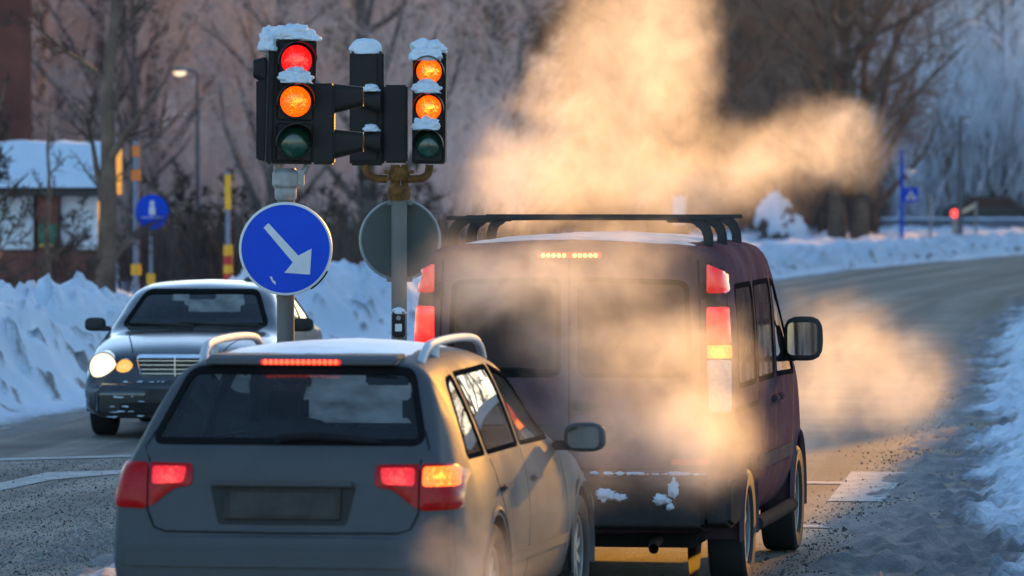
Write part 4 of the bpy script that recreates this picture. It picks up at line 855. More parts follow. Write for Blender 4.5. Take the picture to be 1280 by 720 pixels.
    MB().box((.10, -.055, 1.10), (.16, .05, .05)).build('door_handle', BLACKP, e, .012)
    MB().box((0, -.045, .93), (.54, .02, .13)).build('number_plate', PLATE, e, .004)
    hb = MB().box((0, -.03, 1.985), (.38, .03, .04)).build('high_brake_light', RED_OFF2, e, .006)
    for i0 in (0, 6):
        m = MB()
        for i in range(i0, i0 + 5): m.lathe([(0, -.010), (.011, -.007), (.014, .01)], (-.155 + i * .031, -.045, 1.985), 'y', 8)
        m.build('led_row', LED_AMB, hb)
    for s in (-1, 1):
        for z in (.92, 1.22, 1.78): MB().box((s * .775, -.012, z), (.05, .05, .10)).build('hinge', BLACKP, e, .012)
    MB().tube([(-.06, -.05, 1.30), (-.30, -.055, 1.315), (-.50, -.05, 1.31)], .012, 8).build('rear_wiper', RUBBER, e)
    # bumper with snow on it, exhaust
    bp = MB().prism(rpoly([(-.10, .40), (.12, .36), (.30, .36), (.30, .70), (.0, .715), (-.10, .66)], .03), 'x', -.80, .80); 
    bm_ = bp.build('rear_bumper', BLACKP, e, .02)
    for s in (-1, 1): MB().prism(rpoly([(-.08, .42), (.16, .38), (.52, .40), (.52, .66), (.16, .70), (-.08, .66)], .03), 'x', s * .795, s * .955).build('bumper_corner', BLACKP, e, .03)
    rs2 = random.Random(3)
    for i in range(60):
        x = rs2.uniform(-.85, .85); s = rs2.uniform(.004, .018); lumpy('snow_clump', (x, -.06 + rs2.uniform(0, .04), .705 + s * .3), (s * rs2.uniform(1, 2.4), s * 1.5, s * .7), SNOWC, bm_, i, .5, 2)
    for c, r in (((-.18, -.085, .735), (.055, .03, .04)), ((.22, -.105, .59), (.05, .02, .032)), ((.30, -.105, .575), (.04, .02, .02)), ((.55, -.10, .56), (.05, .02, .03)), ((.62, -.1, .62), (.03, .02, .05)), ((.60, -.1, .52), (.02, .015, .02))): lumpy('snow_clump', c, r, SNOWC, bm_, rs2.random() * 9, .75, 3, 2.6)
    MB().tube([(.48, .6, .30), (.48, .1, .29), (.50, -.06, .27)], .03, 14, False).build('exhaust_pipe', M('rusty_steel', (.11, .08, .06), .6, .6, var=.4), e)
    MB().box((0, 2.3, .30), (1.4, 3.9, .10)).build('underbody', SEAMM, e, .02); MB().lathe([(.06, -.6), (.06, .6)], (0, .98, .34), 'x', 14).build('rear_axle', SEAMM, e)
    # roof bars
    for k, y in enumerate((.42, 1.15, 1.95)):
        b = MB().prism(rpoly([(y - .035, 2.188), (y + .035, 2.188), (y + .035, 2.212), (y - .035, 2.212)], .01), 'x', -.80, .80).build('roof_bar', BLACKP, e, .004)
        for s in (-1, 1):
            q = [(s * .77, y, 2.03), (s * .765, y, 2.10), (s * .735, y, 2.16), (s * .66, y, 2.187), (s * .52, y, 2.19)]; fm = MB(); pts = cr(q, 4); v = []; fc = []
            for i, p_ in enumerate(pts):
                wv = .028; th = .028 if i < len(pts) * .6 else .016
                nx = (pts[min(i + 1, len(pts) - 1)] - pts[max(i - 1, 0)]); nx = Vector((-nx[2], 0, nx[0])).normalized() * th
                for a_, c_ in ((-1, -1), (1, -1), (1, 1), (-1, 1)): v.append(Vector(p_) + nx * a_ + Vector((0, wv * c_, 0)))
            for i in range(len(pts) - 1):
                for j in range(4): fc.append((i * 4 + j, i * 4 + (j + 1) % 4, i * 4 + 4 + (j + 1) % 4, i * 4 + 4 + j))
            fc += [(0, 1, 2, 3), tuple(len(v) - 4 + j for j in (3, 2, 1, 0))]; fm.add(v, fc); fm.build('foot', BLACKP, b, .006)
    # frost lying on the roof
    xx, yy = np.meshgrid(np.linspace(-.72, .72, 50), np.linspace(.10, 2.9, 60)); zz = np.array([[bvh.ray_cast(Vector((a, b_, 5)), Vector((0, 0, -1)))[0].z for a, b_ in zip(r1, r2)] for r1, r2 in zip(xx, yy)]); edge = (1 - (np.abs(xx) / .72)**6) * (1 - np.clip((.25 - yy) / .15, 0, 1)**2)
    grid('roof_frost', xx, yy, zz - .006 + .016 * edge + .007 * fbm(xx * 3, yy * 2.5, 4), M('hoar_frost', (.60, .58, .57), .8, var=.25, vscale=5, bump=.5, bscale=40), e)
    # cabin
    MB().box((0, 3.6, .95), (1.6, .5, .45)).build('dashboard', INTER, e, .06); MB().box((0, 2.35, 1.25), (1.66, .05, 1.3)).build('bulkhead', INTER2, e)
    for x in (-.45, .45): seat(e, x, 2.85, .82)
    return e
RED_OFF2 = M('red_lens_glow', (.40, .010, .010), .2, var=.2, vscale=20, coat=.6, emis=(1, .03, .015), estr=.18); RED_ON2 = M('red_lens_bright', (.5, .012, .01), .2, var=.2, vscale=20, coat=.6, emis=(1, .03, .02), estr=.42)
van()

# ------------------------------------------------------------------ oncoming black saloon
def saloon():
    P = paint('black_paint', (.016, .019, .020), (.16, .15, .13), .16, .16, .9, .1)
    L = 4.8; ps = R(4.6); fx, fy = (218 - 640) / 135, 52.7
    e = empty('saloon_car', (fx + math.sin(ps) * L, fy + math.cos(ps) * L, 0), math.pi - ps, 'oncoming black saloon car with lit round headlamps beside the left snow bank', 'car')
    rows = [(.00, .30, .66, .36, .76, .50, .74, .62, .70, .66, .62, .68, .69),
            (.06, .27, .74, .33, .83, .54, .80, .78, .76, .86, .66, .895, .92),
            (.30, .24, .80, .30, .885, .60, .855, .86, .80, .93, .70, .955, .98),
            (.85, .22, .83, .28, .90, .62, .87, .90, .80, .985, .68, 1.015, 1.04),
            (1.15, .21, .83, .27, .90, .62, .872, .905, .77, 1.12, .63, 1.20, 1.235),
            (1.55, .21, .83, .27, .90, .62, .872, .905, .73, 1.24, .585, 1.355, 1.395),
            (2.2, .21, .83, .27, .90, .62, .872, .905, .725, 1.26, .58, 1.39, 1.435),
            (2.75, .21, .83, .27, .90, .62, .872, .90, .735, 1.23, .59, 1.355, 1.395),
            (3.15, .21, .83, .27, .90, .62, .87, .895, .77, 1.09, .63, 1.16, 1.20),
            (3.5, .21, .83, .27, .90, .61, .865, .875, .80, .945, .68, .975, 1.00),
            (3.95, .21, .83, .27, .898, .60, .85, .83, .77, .89, .62, .925, .955),
            (4.40, .21, .82, .27, .885, .56, .83, .74, .75, .80, .58, .845, .88),
            (4.62, .21, .80, .27, .865, .50, .80, .65, .73, .71, .56, .765, .80),
            (4.72, .20, .79, .26, .85, .42, .80, .52, .70, .57, .52, .66, .72),
            (4.80, .20, .74, .25, .80, .36, .77, .46, .68, .50, .50, .525, .535)]
    shell, bvh = body_shell(rows, 6, 5, .05, .07)
    WS = rpoly([(-.70, 1.01), (.70, 1.01), (.535, 1.345), (-.535, 1.345)], .07)
    sw = [rpoly([(.98, 1.0), (1.80, 1.0), (1.80, 1.325), (1.5, 1.31), (1.2, 1.17)], [.03, .02, .02, .1, .05]), rpoly([(1.88, 1.0), (3.28, .985), (2.72, 1.29), (1.88, 1.33)], [.02, .04, .08, .02])]; BW = rpoly([(-.64, 1.06), (.64, 1.06), (.52, 1.33), (-.52, 1.33)], .06)
    C = MB(); C.prism(WS, 'y', 2.3, 3.9); C.prism(BW, 'y', .3, 1.9)
    for p in sw: C.prism(p, 'x', -1.2, -.42); C.prism(p, 'x', .42, 1.2)
    for y in (1.0, 3.92):
        for s in (-1, 1): arch_cut(C, s * .64, s * 1.0, y, .35, .33)
    link('body', cut_shell(shell, C), P, e, True, 38)
    for y in (1.0, 3.92):
        for s in (-1, 1):
            MB().lathe([(.35, s * .62), (.35, s * .88), (.375, s * .906), (.40, s * .895)], (0, y, .33), 'x', 30, R(-15), R(195)).build('wheel_arch', P, e); wheel(e, s * .78, y, .32, .21, s, 8)
    window('windscreen', WS, 'front', bvh, GF, e, .03); window('rear_window', BW, 'rear', bvh, GZ, e, .03)
    for sd in ('right', 'left'):
        for p in sw: window('side_window', p, sd, bvh, GS, e, .014)
    HL = lensmat('headlamp_lit', (.70, .58, .36), (1.0, .90, .68), .85, 40); HS_ = lensmat('headlamp_small', (1.0, .42, .09), (1.0, .66, .26), .45, 40)
    for s in (-1, 1):
        for (x, z, a, b, m_, nm) in ((.685, .665, .125, .128, HL, 'headlamp'), (.475, .652, .082, .085, HS_, 'headlamp')):
            yy = 4.735 - .12 * abs(x)**3; pod = MB().lathe([(1.16, -.26), (1.13, -.02), (1.06, .012), (1.0, .006)], (0, 0, 0), 'y', 36)
            pod.v = [(s * x + p[0] * a, yy + p[1], z + p[2] * b) for p in pod.v]; po = pod.build('headlamp_pod', P, e)
            ln = MB().lathe([(0, .035), (.5, .028), (.85, .012), (1.0, -.004)], (0, 0, 0), 'y', 32); ln.v = [(p[0] * a, p[1], p[2] * b) for p in ln.v]; ln.build(nm, m_, po, loc=(s * x, yy, z))
    # grille
    gp_ = [(-.36, .775), (.36, .775), (.315, .565), (-.315, .565)]
    g = MB().prism(rpoly(gp_, .04), 'y', 4.60, 4.755).build('grille', M('grille_black', (.01, .01, .01), .6), e, .004)
    fr = MB(); o_ = rpoly(inset(gp_, -.012), .05); i_ = rpoly(inset(gp_, .022), .035); n = len(o_); fr.add([(p[0], 4.775, p[1]) for p in o_] + [(p[0], 4.785, p[1]) for p in i_] + [(p[0], 4.70, p[1]) for p in o_] + [(p[0], 4.72, p[1]) for p in i_], [(i, (i + 1) % n, n + (i + 1) % n, n + i) for i in range(n)] + [(i, 2 * n + i, 2 * n + (i + 1) % n, (i + 1) % n) for i in range(n)] + [(n + i, n + (i + 1) % n, 3 * n + (i + 1) % n, 3 * n + i) for i in range(n)]); fr.build('grille_frame', CHROME, g)
    for k in range(4): MB().box((0, 4.765, .608 + k * .04), (.62 + .02 * k, .02, .009)).build('grille_bar', CHROME, g)
    MB().box((0, 4.772, .67), (.012, .02, .2)).build('grille_bar', CHROME, g)
    bp = MB().prism(rpoly([(4.55, .22), (4.80, .20), (4.88, .26), (4.89, .44), (4.82, .515), (4.60, .53)], .03), 'x', -.70, .70).build('front_bumper', P, e, .02)
    for s in (-1, 1): MB().add([(s * .695, 4.55, .22), (s * .695, 4.87, .23), (s * .695, 4.885, .46), (s * .695, 4.60, .53), (s * .86, 4.45, .24), (s * .84, 4.66, .24), (s * .85, 4.68, .47), (s * .86, 4.45, .53)], [(0, 1, 2, 3), (7, 6, 5, 4), (1, 5, 6, 2), (3, 2, 6, 7), (0, 4, 5, 1), (0, 3, 7, 4)]).build('bumper_corner', P, e, .03)
    MB().prism(rpoly([(-.50, .24), (.50, .24), (.50, .34), (-.50, .34)], .03), 'y', 4.80, 4.895).build('air_intake', SEAMM, e, .01)
    MB().box((0, 4.90, .42), (.52, .015, .11)).build('number_plate', PLATE, e, .004)
    rs2 = random.Random(9)
    for i in range(40):                                 # snow caught on the bumper and in the intake
        x = rs2.uniform(-.82, .82); lumpy('snow_clump', (x, 4.76 - .18 * max(0, abs(x) - .55) / .3 - rs2.uniform(0, .06), .53), (rs2.uniform(.03, .09), .05, rs2.uniform(.008, .022)), SNOWC, bp, i, .3, 2)
    for i in range(46):
        x = rs2.uniform(-.62, -.25) * (1 if i % 3 else -1); lumpy('snow_clump', (x, 4.892, .215 + .045 * rs2.randint(0, 4) + rs2.uniform(-.006, .006)), (rs2.uniform(.01, .045), .008, rs2.uniform(.004, .009)), SNOWC, bp, i, .5, 2)
    for s in (-1, 1):
        mirror_housing(e, (s * 1.00, 3.12, 1.02), (.20, .14, .13), s, BLACKP, True); MB().box((s * .90, 3.14, .98), (.10, .06, .05)).build('mirror_arm', BLACKP, e, .01); sd = 'right' if s > 0 else 'left'
        seam('panel_gap', [(3.38, .93), (3.45, .6), (3.42, .28)], sd, bvh, SEAMM, e, .008); seam('panel_gap', [(1.84, .97), (1.86, .28)], sd, bvh, SEAMM, e, .008)
        patch('rub_strip', [(1.4, .50), (3.5, .50), (3.5, .42), (1.4, .42)], sd, bvh, BLACKP, e, .012, .012, .1)
        for y in (1.35, 2.05): MB().box((s * .90, y, .80), (.03, .2, .03)).build('door_handle', P, e, .01)
        seam('panel_gap', [(s * .60, 3.42), (s * .54, 4.0), (s * .42, 4.60)], 'top', bvh, SEAMM, e, .012)
    MB().tube([(-.62, 3.47, 1.022), (-.2, 3.44, 1.035), (.15, 3.42, 1.05)], .012, 8).build('wiper', BLACKP, e); MB().tube([(0, 3.5, 1.02), (.35, 3.46, 1.035), (.62, 3.40, 1.045)], .012, 8).build('wiper', BLACKP, e)
    patch('wiper_cowl', [(-.66, 3.40), (.66, 3.40), (.62, 3.52), (-.62, 3.52)], 'top', bvh, BLACKP, e, .004, .008, .08)
    # cabin
    MB().box((0, 2.1, .30), (1.5, 3.0, .06)).build('cabin_floor', INTER, e); MB().box((0, 3.25, .80), (1.45, .45, .28)).build('dashboard', INTER, e, .06)
    for x in (-.38, .38): seat(e, x, 2.35, .46, INTER, .84)
    MB().box((0, 1.35, .70), (1.3, .18, .56), Matrix.Rotation(R(16), 3, 'X')).build('rear_seat', INTER, e, .05); MB().box((0, 1.0, .94), (1.3, .5, .04)).build('parcel_shelf', INTER2, e)
    MB().box((0, 2.86, 1.29), (.26, .03, .07)).build('rear_view_mirror', INTER, e, .012)
    MB().lathe([(.17, -.012), (.187, 0), (.17, .012), (.155, 0), (.17, -.012)], (-.38, 2.95, .90), 'y', 28).build('steering_wheel', INTER, e)
    c = Matrix.Translation(e.location) @ Matrix.Rotation(e.rotation_euler[2], 4, 'Z')
    person('driver in a dark coat behind the windscreen of the black saloon', c @ Vector((-.38, 2.33, .49)), e.rotation_euler[2], M('black_cloth', (.03, .03, .032), .9), M('brown_hair', (.05, .032, .02), .7))
    return e
saloon()

# ================================================================== traffic lights and signs on the island
SIGBLK = M('signal_black', (.007, .006, .0055), .5, var=.3, vscale=6, dirt=(.03, .025, .022), dirt_amt=.25, spec=.3); POLEG = M('pole_grey', (.19, .185, .17), .6, .35, var=.2, vscale=6, dirt=(.10, .085, .07), dirt_amt=.35)
RUST = M('rusty_yellow', (.30, .13, .02), .75, .2, var=.45, vscale=18, dirt=(.05, .025, .012), dirt_amt=.7, dscale=14)
L_RED = lensmat('signal_red', (.70, .004, .004), (1.0, .09, .06), 1.0, 90); L_AMB = lensmat('signal_amber', (.80, .055, .001), (1.0, .42, .02), 1.0, 90); L_ORG = lensmat('signal_orange', (.85, .05, .001), (1.0, .60, .04), 1.1, 90)
L_GRN = M('signal_green_off', (.006, .055, .034), .25, var=.4, vscale=60, coat=.6)
def signal_head(parent, origin, yaw, lenses, roll=0, w_=.26, h_=.80, dp=.16, sp=.262, r=.098, visors=True, back=0, snow=(), topsnow=None, lean=0):
    """housing mesh is the part; lenses, visors, snow are its pieces. Local frame: -y is the face, z=0 the bottom"""
    n = len(lenses); mb = MB().box((0, 0, h_ / 2), (w_, dp, h_)); hd = mb.build('signal_head', SIGBLK, parent, .012)
    hd.location = origin; hd.rotation_euler = (0, roll, yaw)
    if back: MB().box((-w_ / 2 - back / 2, .05, h_ / 2 - .03), (back, dp + .06, h_ - .05)).build('back_box', SIGBLK, hd, .012)
    for k, m in enumerate(lenses):
        z = h_ / 2 + (n - 1) * sp / 2 - k * sp
        MB().box((0, -dp / 2 - .006, z), (w_ * .9, .02, sp * .94)).build('door', SIGBLK, hd, .012)
        MB().lathe([(r * 1.16, .0), (r * 1.16, -.014), (r * 1.02, -.018), (r * 1.0, 0)], (0, -dp / 2 - .014, z), 'y', 40).build('lens_ring', SIGBLK, hd)
        MB().lathe([(0, -.022), (r * .4, -.02), (r * .8, -.011), (r, 0)], (0, 0, 0), 'y', 40).build('lens', m, hd, loc=(0, -dp / 2 - .018, z))
        if visors:
            vl = .17; mbv = MB(); N = 30; v = []; f = []; a0, a1 = R(-12), R(192)
            for i in range(N + 1):
                th = a0 + (a1 - a0) * i / N; ext = vl * (.35 + .65 * math.sin(max(0, min(math.pi, th)))**.6) if 0 <= th <= math.pi else vl * .3
                for rr in (r * 1.18, r * 1.24):
                    for yy in (0, -ext): v.append((rr * math.cos(th), -dp / 2 - .012 + yy, z + rr * math.sin(th)))
            for i in range(N):
                a = i * 4; b = a + 4; f += [(a, a + 1, b + 1, b), (a + 2, b + 2, b + 3, a + 3), (a + 1, a + 3, b + 3, b + 1)]
            f += [(0, 2, 3, 1), (N * 4, N * 4 + 1, N * 4 + 3, N * 4 + 2)]; mbv.add(v, f).build('visor', SIGBLK, hd)
        if k in snow: lumpy('snow_cap', (-.012, -dp / 2 - .085, z + r * 1.24 + .016), (r * 1.08, .09, .075), SNOWC, hd, k + 3, .38, 4, 2.2, -.25)
    if topsnow:
        for c, rr in topsnow: lumpy('snow_cap', c, rr, SNOWC, hd, rr[0] * 40, .36, 4, 2.1, -.3)
    return hd
def ped_visor(parent, loc, yaw, length=.19, r=.10, snow=False, snow_at=.5):
    """a square-ish tunnel visor pointing along local +x"""
    mb = MB(); pr = rpoly([(-r, -r), (r, -r), (r, r), (-r, r)], .05, 6); n = len(pr); v = []
    for x, k, dz in ((0, 1.0, 0), (length, .92, -.012)):
        v += [(x, p[0] * k, p[1] * k + dz + (-.05 * (x > 0) * (p[1] < 0) * -1)) for p in pr]
    v += [(length, p[0] * .84, p[1] * .84 - .012 + (.05 * (p[1] < 0))) for p in pr] + [(0, p[0] * .9, p[1] * .9) for p in pr]
    f = []
    for a, b in ((0, 1), (1, 2), (2, 3)):
        f += [(a * n + i, a * n + (i + 1) % n, b * n + (i + 1) % n, b * n + i) for i in range(n)]
    f.append(tuple(range(3 * n, 4 * n))); o = mb.add(v, f).build('visor', SIGBLK, parent, 0, angle=40); o.location = loc; o.rotation_euler = (0, 0, yaw)
    if snow: s = lumpy('snow_cap', (length * snow_at, 0, r + .018), (length * .42, r * .8, .042), SNOWC, parent, 3, .25, 4, 1.8, -.25); s.location = loc; s.rotation_euler = (0, 0, yaw)
    return o
def light_near():
    d = 36.5; s = F / d; X = at(357, 0, d).x; e = empty('traffic_light', (X, d, float(road_z(X, d)) + .05), 0, 'traffic light showing red and amber above the blue arrow sign', 'traffic light'); z0 = e.location.z
    Z = lambda py: at(0, py, d).z - z0; U = lambda px: at(px, 0, d).x - X
    MB().tube([(0, 0, -.05), (0, 0, Z(214))], .056, 24).build('pole', POLEG, e)
    m = MB(); m.lathe([(.062, Z(250)), (.07, Z(247)), (.07, Z(236)), (.085, Z(232)), (.085, Z(216)), (.06, Z(210))], n=20); m.box((.09, 0, Z(222)), (.06, .05, .10)); m.box((-.05, -.06, Z(224)), (.05, .05, .07)); m.tube([(.0, 0, Z(226)), (.12, 0, Z(214)), (.14, 0, Z(206))], .022, 10); m.tube([(0, 0, Z(226)), (-.06, 0, Z(212)), (-.06, 0, Z(206))], .022, 10); m.build('bracket', GREYM, e, .004)
    h = signal_head(e, (U(367) - .01, -.02, Z(205)), R(9), [L_RED, L_AMB, L_GRN], R(1.6), back=.045, snow=(1,), topsnow=[((-.02, .0, .82), (.145, .12, .07)), ((-.16, .03, .76), (.075, .10, .12)), ((.06, -.02, .805), (.09, .08, .04))])
    lf = MB().box((U(326) + .04, .10, Z(150)), (.14, .20, .52)).build('signal_head', SIGBLK, e, .012); ped_visor(lf, (U(332), .10, Z(88)), math.pi, .08, .09)
    # two-aspect head facing right
    b = MB().box((U(404), .06, Z(155)), (.145, .26, .52)).build('signal_head', SIGBLK, e, .014)
    for py in (123, 180): ped_visor(b, (U(417), .06, Z(py)), 0, .19, .095)
    return e
light_near()
def keep_right_sign():
    d = 36.38; p = at(357, 311, d); e = empty('arrow_sign', (p.x, d, p.z), 0, 'round blue sign with a white arrow pointing down to the right', 'sign'); r = 58 / F * d; k = d / F
    MB().lathe([(0, 0), (r - .012, 0), (r - .012, .012), (0, .012)], axis='y', n=64).build('disc', BLUE, e)
    MB().lathe([(r - .014, -.004), (r, -.002), (r + .003, .02), (r - .002, .026), (r - .02, .026)], axis='y', n=64).build('rim', WHITE, e)
    q = lambda x, y: ((x - 357) * k, (311 - y) * k)
    arrow = [q(329.5, 284.5), q(335.5, 278.8), q(373, 319.5), q(389.5, 310.8), q(387.5, 343.2), q(355.5, 341), q(366, 328)]
    MB().prism(arrow, 'y', -.0045, -.0005).build('arrow', WHITE, e)
    MB().prism([q(337, 346), q(340, 345.5), q(341.5, 350), q(345, 352.5), q(344, 356), q(340, 352)], 'y', -.0035, -.0005).build('sticker_remnant', WHITE, e)
    m = MB(); m.box((0, .05, r - .06), (.16, .07, .035)); m.box((0, .05, -r + .06), (.16, .07, .035)); m.build('clamp', GREYM, e, .004)
    o = MB().tube([q_ for q_ in [(math.cos(a) * (r + .006), .012, math.sin(a) * (r + .006)) for a in np.linspace(R(-58), R(-28), 10)]], .006, 6).build('loose_edge', SEAMM, e)
keep_right_sign()
def light_far():
    d = 42.3; X = at(499, 0, d).x; e = empty('traffic_light', (X, d, float(road_z(X, d)) + .05), 0, 'cluster of traffic lights on a rusty yellow bracket above the grey sign back', 'traffic light'); z0 = e.location.z
    Z = lambda py: at(0, py, d).z - z0; U = lambda px: at(px, 0, d).x - X
    MB().tube([(0, 0, -.05), (0, 0, Z(245))], .058, 24).build('pole', POLEG, e)
    m = MB()
    m.tube([(U(494), 0, Z(252)), (U(494), 0, Z(206))], .035, 14); m.tube([(U(506), 0, Z(250)), (U(506), 0, Z(206))], .026, 14); m.lathe([(.075, Z(250)), (.085, Z(246)), (.085, Z(236)), (.06, Z(232))], n=18); m.lathe([(.07, Z(226)), (.08, Z(222)), (.08, Z(214)), (.055, Z(208))], n=18)
    m.tube(cr([(U(484), 0, Z(224)), (U(470), 0, Z(223)), (U(460), 0, Z(217)), (U(457), 0, Z(206))], 5), .03, 12); m.tube(cr([(U(510), 0, Z(224)), (U(526), 0, Z(223)), (U(535), 0, Z(217)), (U(537), 0, Z(206))], 5), .03, 12)
    for px, py in ((483, 215), (515, 215), (499, 248), (484, 224), (512, 224)): m.lathe([(0, -.1), (.018, -.1), (.018, -.07), (0, -.07)], (U(px), 0, Z(py)), 'y', 8)
    m.build('bracket', RUST, e, .003)
    c = MB().box((U(458.5), .08, Z(135.5)), (.255, .22, .85)).build('signal_head', SIGBLK, e, .016, loc=None)
    MB().box((U(455), -.04, Z(135.5)), (.20, .03, .78)).build('back_panel', SIGBLK, c, .008)
    lumpy('snow_cap', (U(457), .06, Z(62)), (.125, .12, .085), SNOWC, c, 4, .16, 4, 1.5, -.35)
    for py in (128, 178): ped_visor(c, (U(476), -.10, Z(py)), math.pi, .15, .075, True, .45)
    MB().box((U(495), .02, Z(155)), (.175, .20, .58)).build('signal_head', SIGBLK, e, .014)
    signal_head(e, (U(536.5), -.02, Z(205)), R(-4), [L_ORG, L_ORG, L_GRN], R(.6), .248, .83, .16, .272, .093, True, 0, (1, 2), [((-.01, -.06, .85), (.13, .12, .075)), ((-.02, -.16, .79), (.115, .06, .07))])
    # push-button box
    bx_ = MB().box((U(498.5), -.085, Z(404)), (.095, .07, .20)).build('push_button_box', SIGBLK, e, .01)
    MB().box((U(498.5), -.123, Z(409)), (.05, .006, .055)).build('button_label', WHITE, bx_, .002); MB().lathe([(0, -.012), (.014, -.01), (.018, 0)], (U(498.5), -.12, Z(397)), 'y', 12).build('button', GREYM, bx_)
    lumpy('snow_cap', (U(498.5), -.08, Z(391) + .005), (.055, .045, .035), SNOWC, bx_, 6, .2, 3, 1.5, -.3)
light_far()
def sign_back():
    d = 42.42; p = at(500, 300, d); e = empty('sign_back', (p.x, d, p.z), 0, 'round road sign seen from its plain grey-green back', 'sign'); r = 51.5 / F * d
    G = M('sign_back_grey', (.055, .07, .068), .5, .3, var=.15, vscale=5, dirt=(.09, .085, .075), dirt_amt=.3)
    MB().lathe([(0, 0), (r - .02, 0), (r - .02, .01), (0, .012)], axis='y', n=64).build('disc', G, e); MB().lathe([(r - .022, .0), (r - .012, -.008), (r, -.004), (r, .02), (r - .02, .02)], axis='y', n=64).build('rim', GREYM, e)
    m = MB()
    for z in (r - .03, -r + .015): m.box((0, -.09, z), (.19, .10, .035))
    m.build('clamp', POLEG, e, .004)
sign_back()

# ================================================================== exhaust steam
def steam_material(name, puffs, dens, aniso=.5, step=1.0, nscale=1.9, warp=.85):
    m = bpy.data.materials.new(name); m.use_nodes = True; n = m.node_tree; L = n.links.new; n.nodes.remove(n.nodes['Principled BSDF']); out = [x for x in n.nodes if x.type == 'OUTPUT_MATERIAL'][0]
    g = n.nodes.new('ShaderNodeNewGeometry'); pos = g.outputs['Position']
    def node(t, op=None): x = n.nodes.new(t); x.operation = op; return x
    nz = n.nodes.new('ShaderNodeTexNoise'); nz.inputs['Scale'].default_value = nscale; nz.inputs['Detail'].default_value = 4; nz.inputs['Roughness'].default_value = .6; L(pos, nz.inputs['Vector'])
    s1 = node('ShaderNodeVectorMath', 'SUBTRACT'); L(nz.outputs['Color'], s1.inputs[0]); s1.inputs[1].default_value = (.5, .5, .5)
    s2 = node('ShaderNodeVectorMath', 'MULTIPLY_ADD'); L(s1.outputs[0], s2.inputs[0]); s2.inputs[1].default_value = (warp, warp, warp); L(pos, s2.inputs[2]); P = s2.outputs[0]; acc = None
    for c, r, wt in puffs:
        a = node('ShaderNodeVectorMath', 'SUBTRACT'); L(P, a.inputs[0]); a.inputs[1].default_value = c
        b = node('ShaderNodeVectorMath', 'DIVIDE'); L(a.outputs[0], b.inputs[0]); b.inputs[1].default_value = r
        l = node('ShaderNodeVectorMath', 'LENGTH'); L(b.outputs[0], l.inputs[0])
        mr = n.nodes.new('ShaderNodeMapRange'); mr.interpolation_type = 'SMOOTHSTEP'; L(l.outputs['Value'], mr.inputs[0]); mr.inputs[1].default_value = 1.0; mr.inputs[2].default_value = .15; mr.inputs[3].default_value = 0; mr.inputs[4].default_value = wt
        if acc is None: acc = mr.outputs[0]
        else: ad = node('ShaderNodeMath', 'ADD'); L(acc, ad.inputs[0]); L(mr.outputs[0], ad.inputs[1]); acc = ad.outputs[0]
    n2 = n.nodes.new('ShaderNodeTexNoise'); n2.inputs['Scale'].default_value = nscale * 1.9; n2.inputs['Detail'].default_value = 5; n2.inputs['Roughness'].default_value = .62; L(P, n2.inputs['Vector'])
    r2 = n.nodes.new('ShaderNodeMapRange'); L(n2.outputs[0], r2.inputs[0]); r2.inputs[1].default_value = .32; r2.inputs[2].default_value = .66; r2.inputs[3].default_value = .1; r2.inputs[4].default_value = 1.35
    k = node('ShaderNodeMath', 'MULTIPLY'); L(acc, k.inputs[0]); L(r2.outputs[0], k.inputs[1]); k2 = node('ShaderNodeMath', 'MULTIPLY'); L(k.outputs[0], k2.inputs[0]); k2.inputs[1].default_value = dens
    v = n.nodes.new('ShaderNodeVolumePrincipled'); v.inputs['Color'].default_value = (.98, .965, .95, 1); v.inputs['Anisotropy'].default_value = aniso; L(k2.outputs[0], v.inputs['Density']); L(v.outputs[0], out.inputs['Volume'])
    m.cycles.volume_step_rate = step; return m
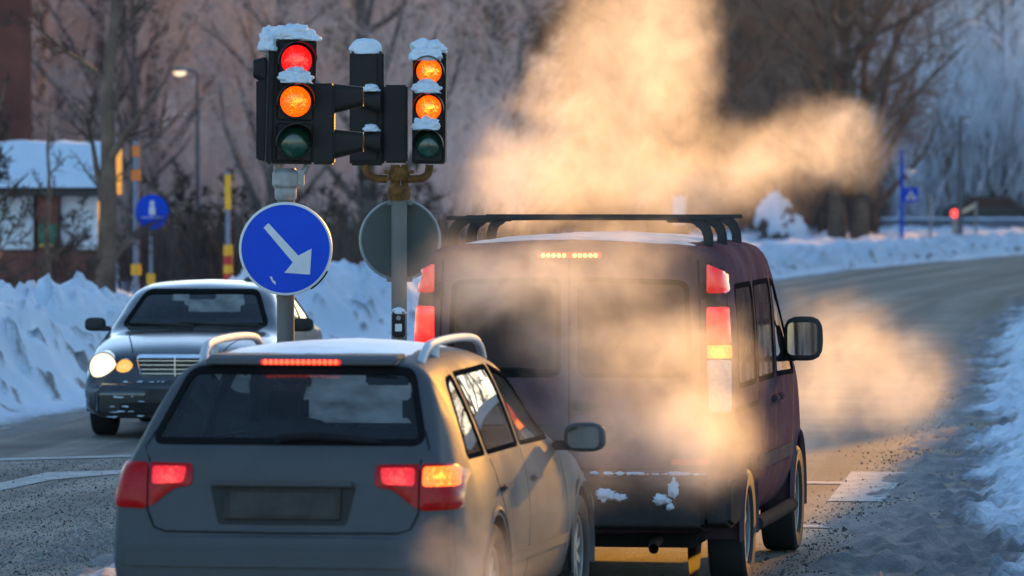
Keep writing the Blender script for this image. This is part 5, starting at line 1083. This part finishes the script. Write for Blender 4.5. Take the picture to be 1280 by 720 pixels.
def steam(name, puffs, dens, label, pad=.3, **k):
    lo = [min(c[i] - r[i] for c, r, w_ in puffs) - pad for i in range(3)]; hi = [max(c[i] + r[i] for c, r, w_ in puffs) + pad for i in range(3)]; lo[2] = max(lo[2], .12)
    o = MB().box([(a + b) / 2 for a, b in zip(lo, hi)], [b - a for a, b in zip(lo, hi)]).build(name, steam_material(name, puffs, dens, **k), None, smooth=False); return tag(o, label, 'steam', None, 'stuff')
def pf(px, py, d, rx, ry, rz, wt=1.0): c = at(px, py, d); return (tuple(c), (rx / F * d, ry, rz / F * d), wt)
# photo pixel, distance, half width in pixels, half depth in metres, half height in pixels
steam('exhaust_steam', [pf(690, 225, 36.3, 140, .8, 90), pf(770, 140, 36.8, 150, .8, 120), pf(805, 15, 37.0, 115, .8, 140), pf(800, 235, 36.2, 170, .8, 90), pf(650, 215, 36.0, 80, .6, 85, .8), pf(840, 100, 37.0, 85, .7, 110, .7), pf(720, 90, 36.8, 80, .6, 90, .6)],
      .80, 'tall orange-lit plume of exhaust steam rising above the van roof')
steam('drifting_steam', [pf(910, 205, 37.4, 115, .6, 85, .9), pf(1000, 180, 37.5, 105, .6, 75), pf(1060, 178, 37.5, 75, .55, 65), pf(960, 225, 37.4, 90, .5, 65, .7)],
      .72, 'orange-lit wisp of steam drifting right from the tall plume')
steam('rear_door_steam', [pf(620, 350, 29.6, 150, .6, 80, .9), pf(750, 335, 29.8, 160, .6, 75, .7), pf(850, 480, 29.6, 120, .6, 140, 1.0), pf(740, 430, 29.8, 120, .5, 100, .6), pf(880, 555, 30.3, 100, .6, 95, 1.3), pf(760, 540, 30.5, 100, .5, 100, .7)],
      1.1, 'thin veil of exhaust steam curling over the rear doors of the van', nscale=2.2, warp=.6)
steam('side_steam', [pf(1080, 470, 40.5, 130, .8, 95), pf(1050, 420, 40.5, 95, .7, 80, .7), pf(1140, 500, 40.8, 85, .7, 70, .7), pf(1020, 500, 40.3, 70, .6, 80, .6)],
      .55, 'low golden steam drifting over the road beside the van')
steam('low_steam', [pf(590, 700, 26.8, 110, .45, 70), pf(660, 640, 28.8, 80, .4, 80, .6), pf(650, 560, 29.2, 70, .3, 90, .35)],
      .9, 'faint steam curling round the right rear corner of the silver estate')
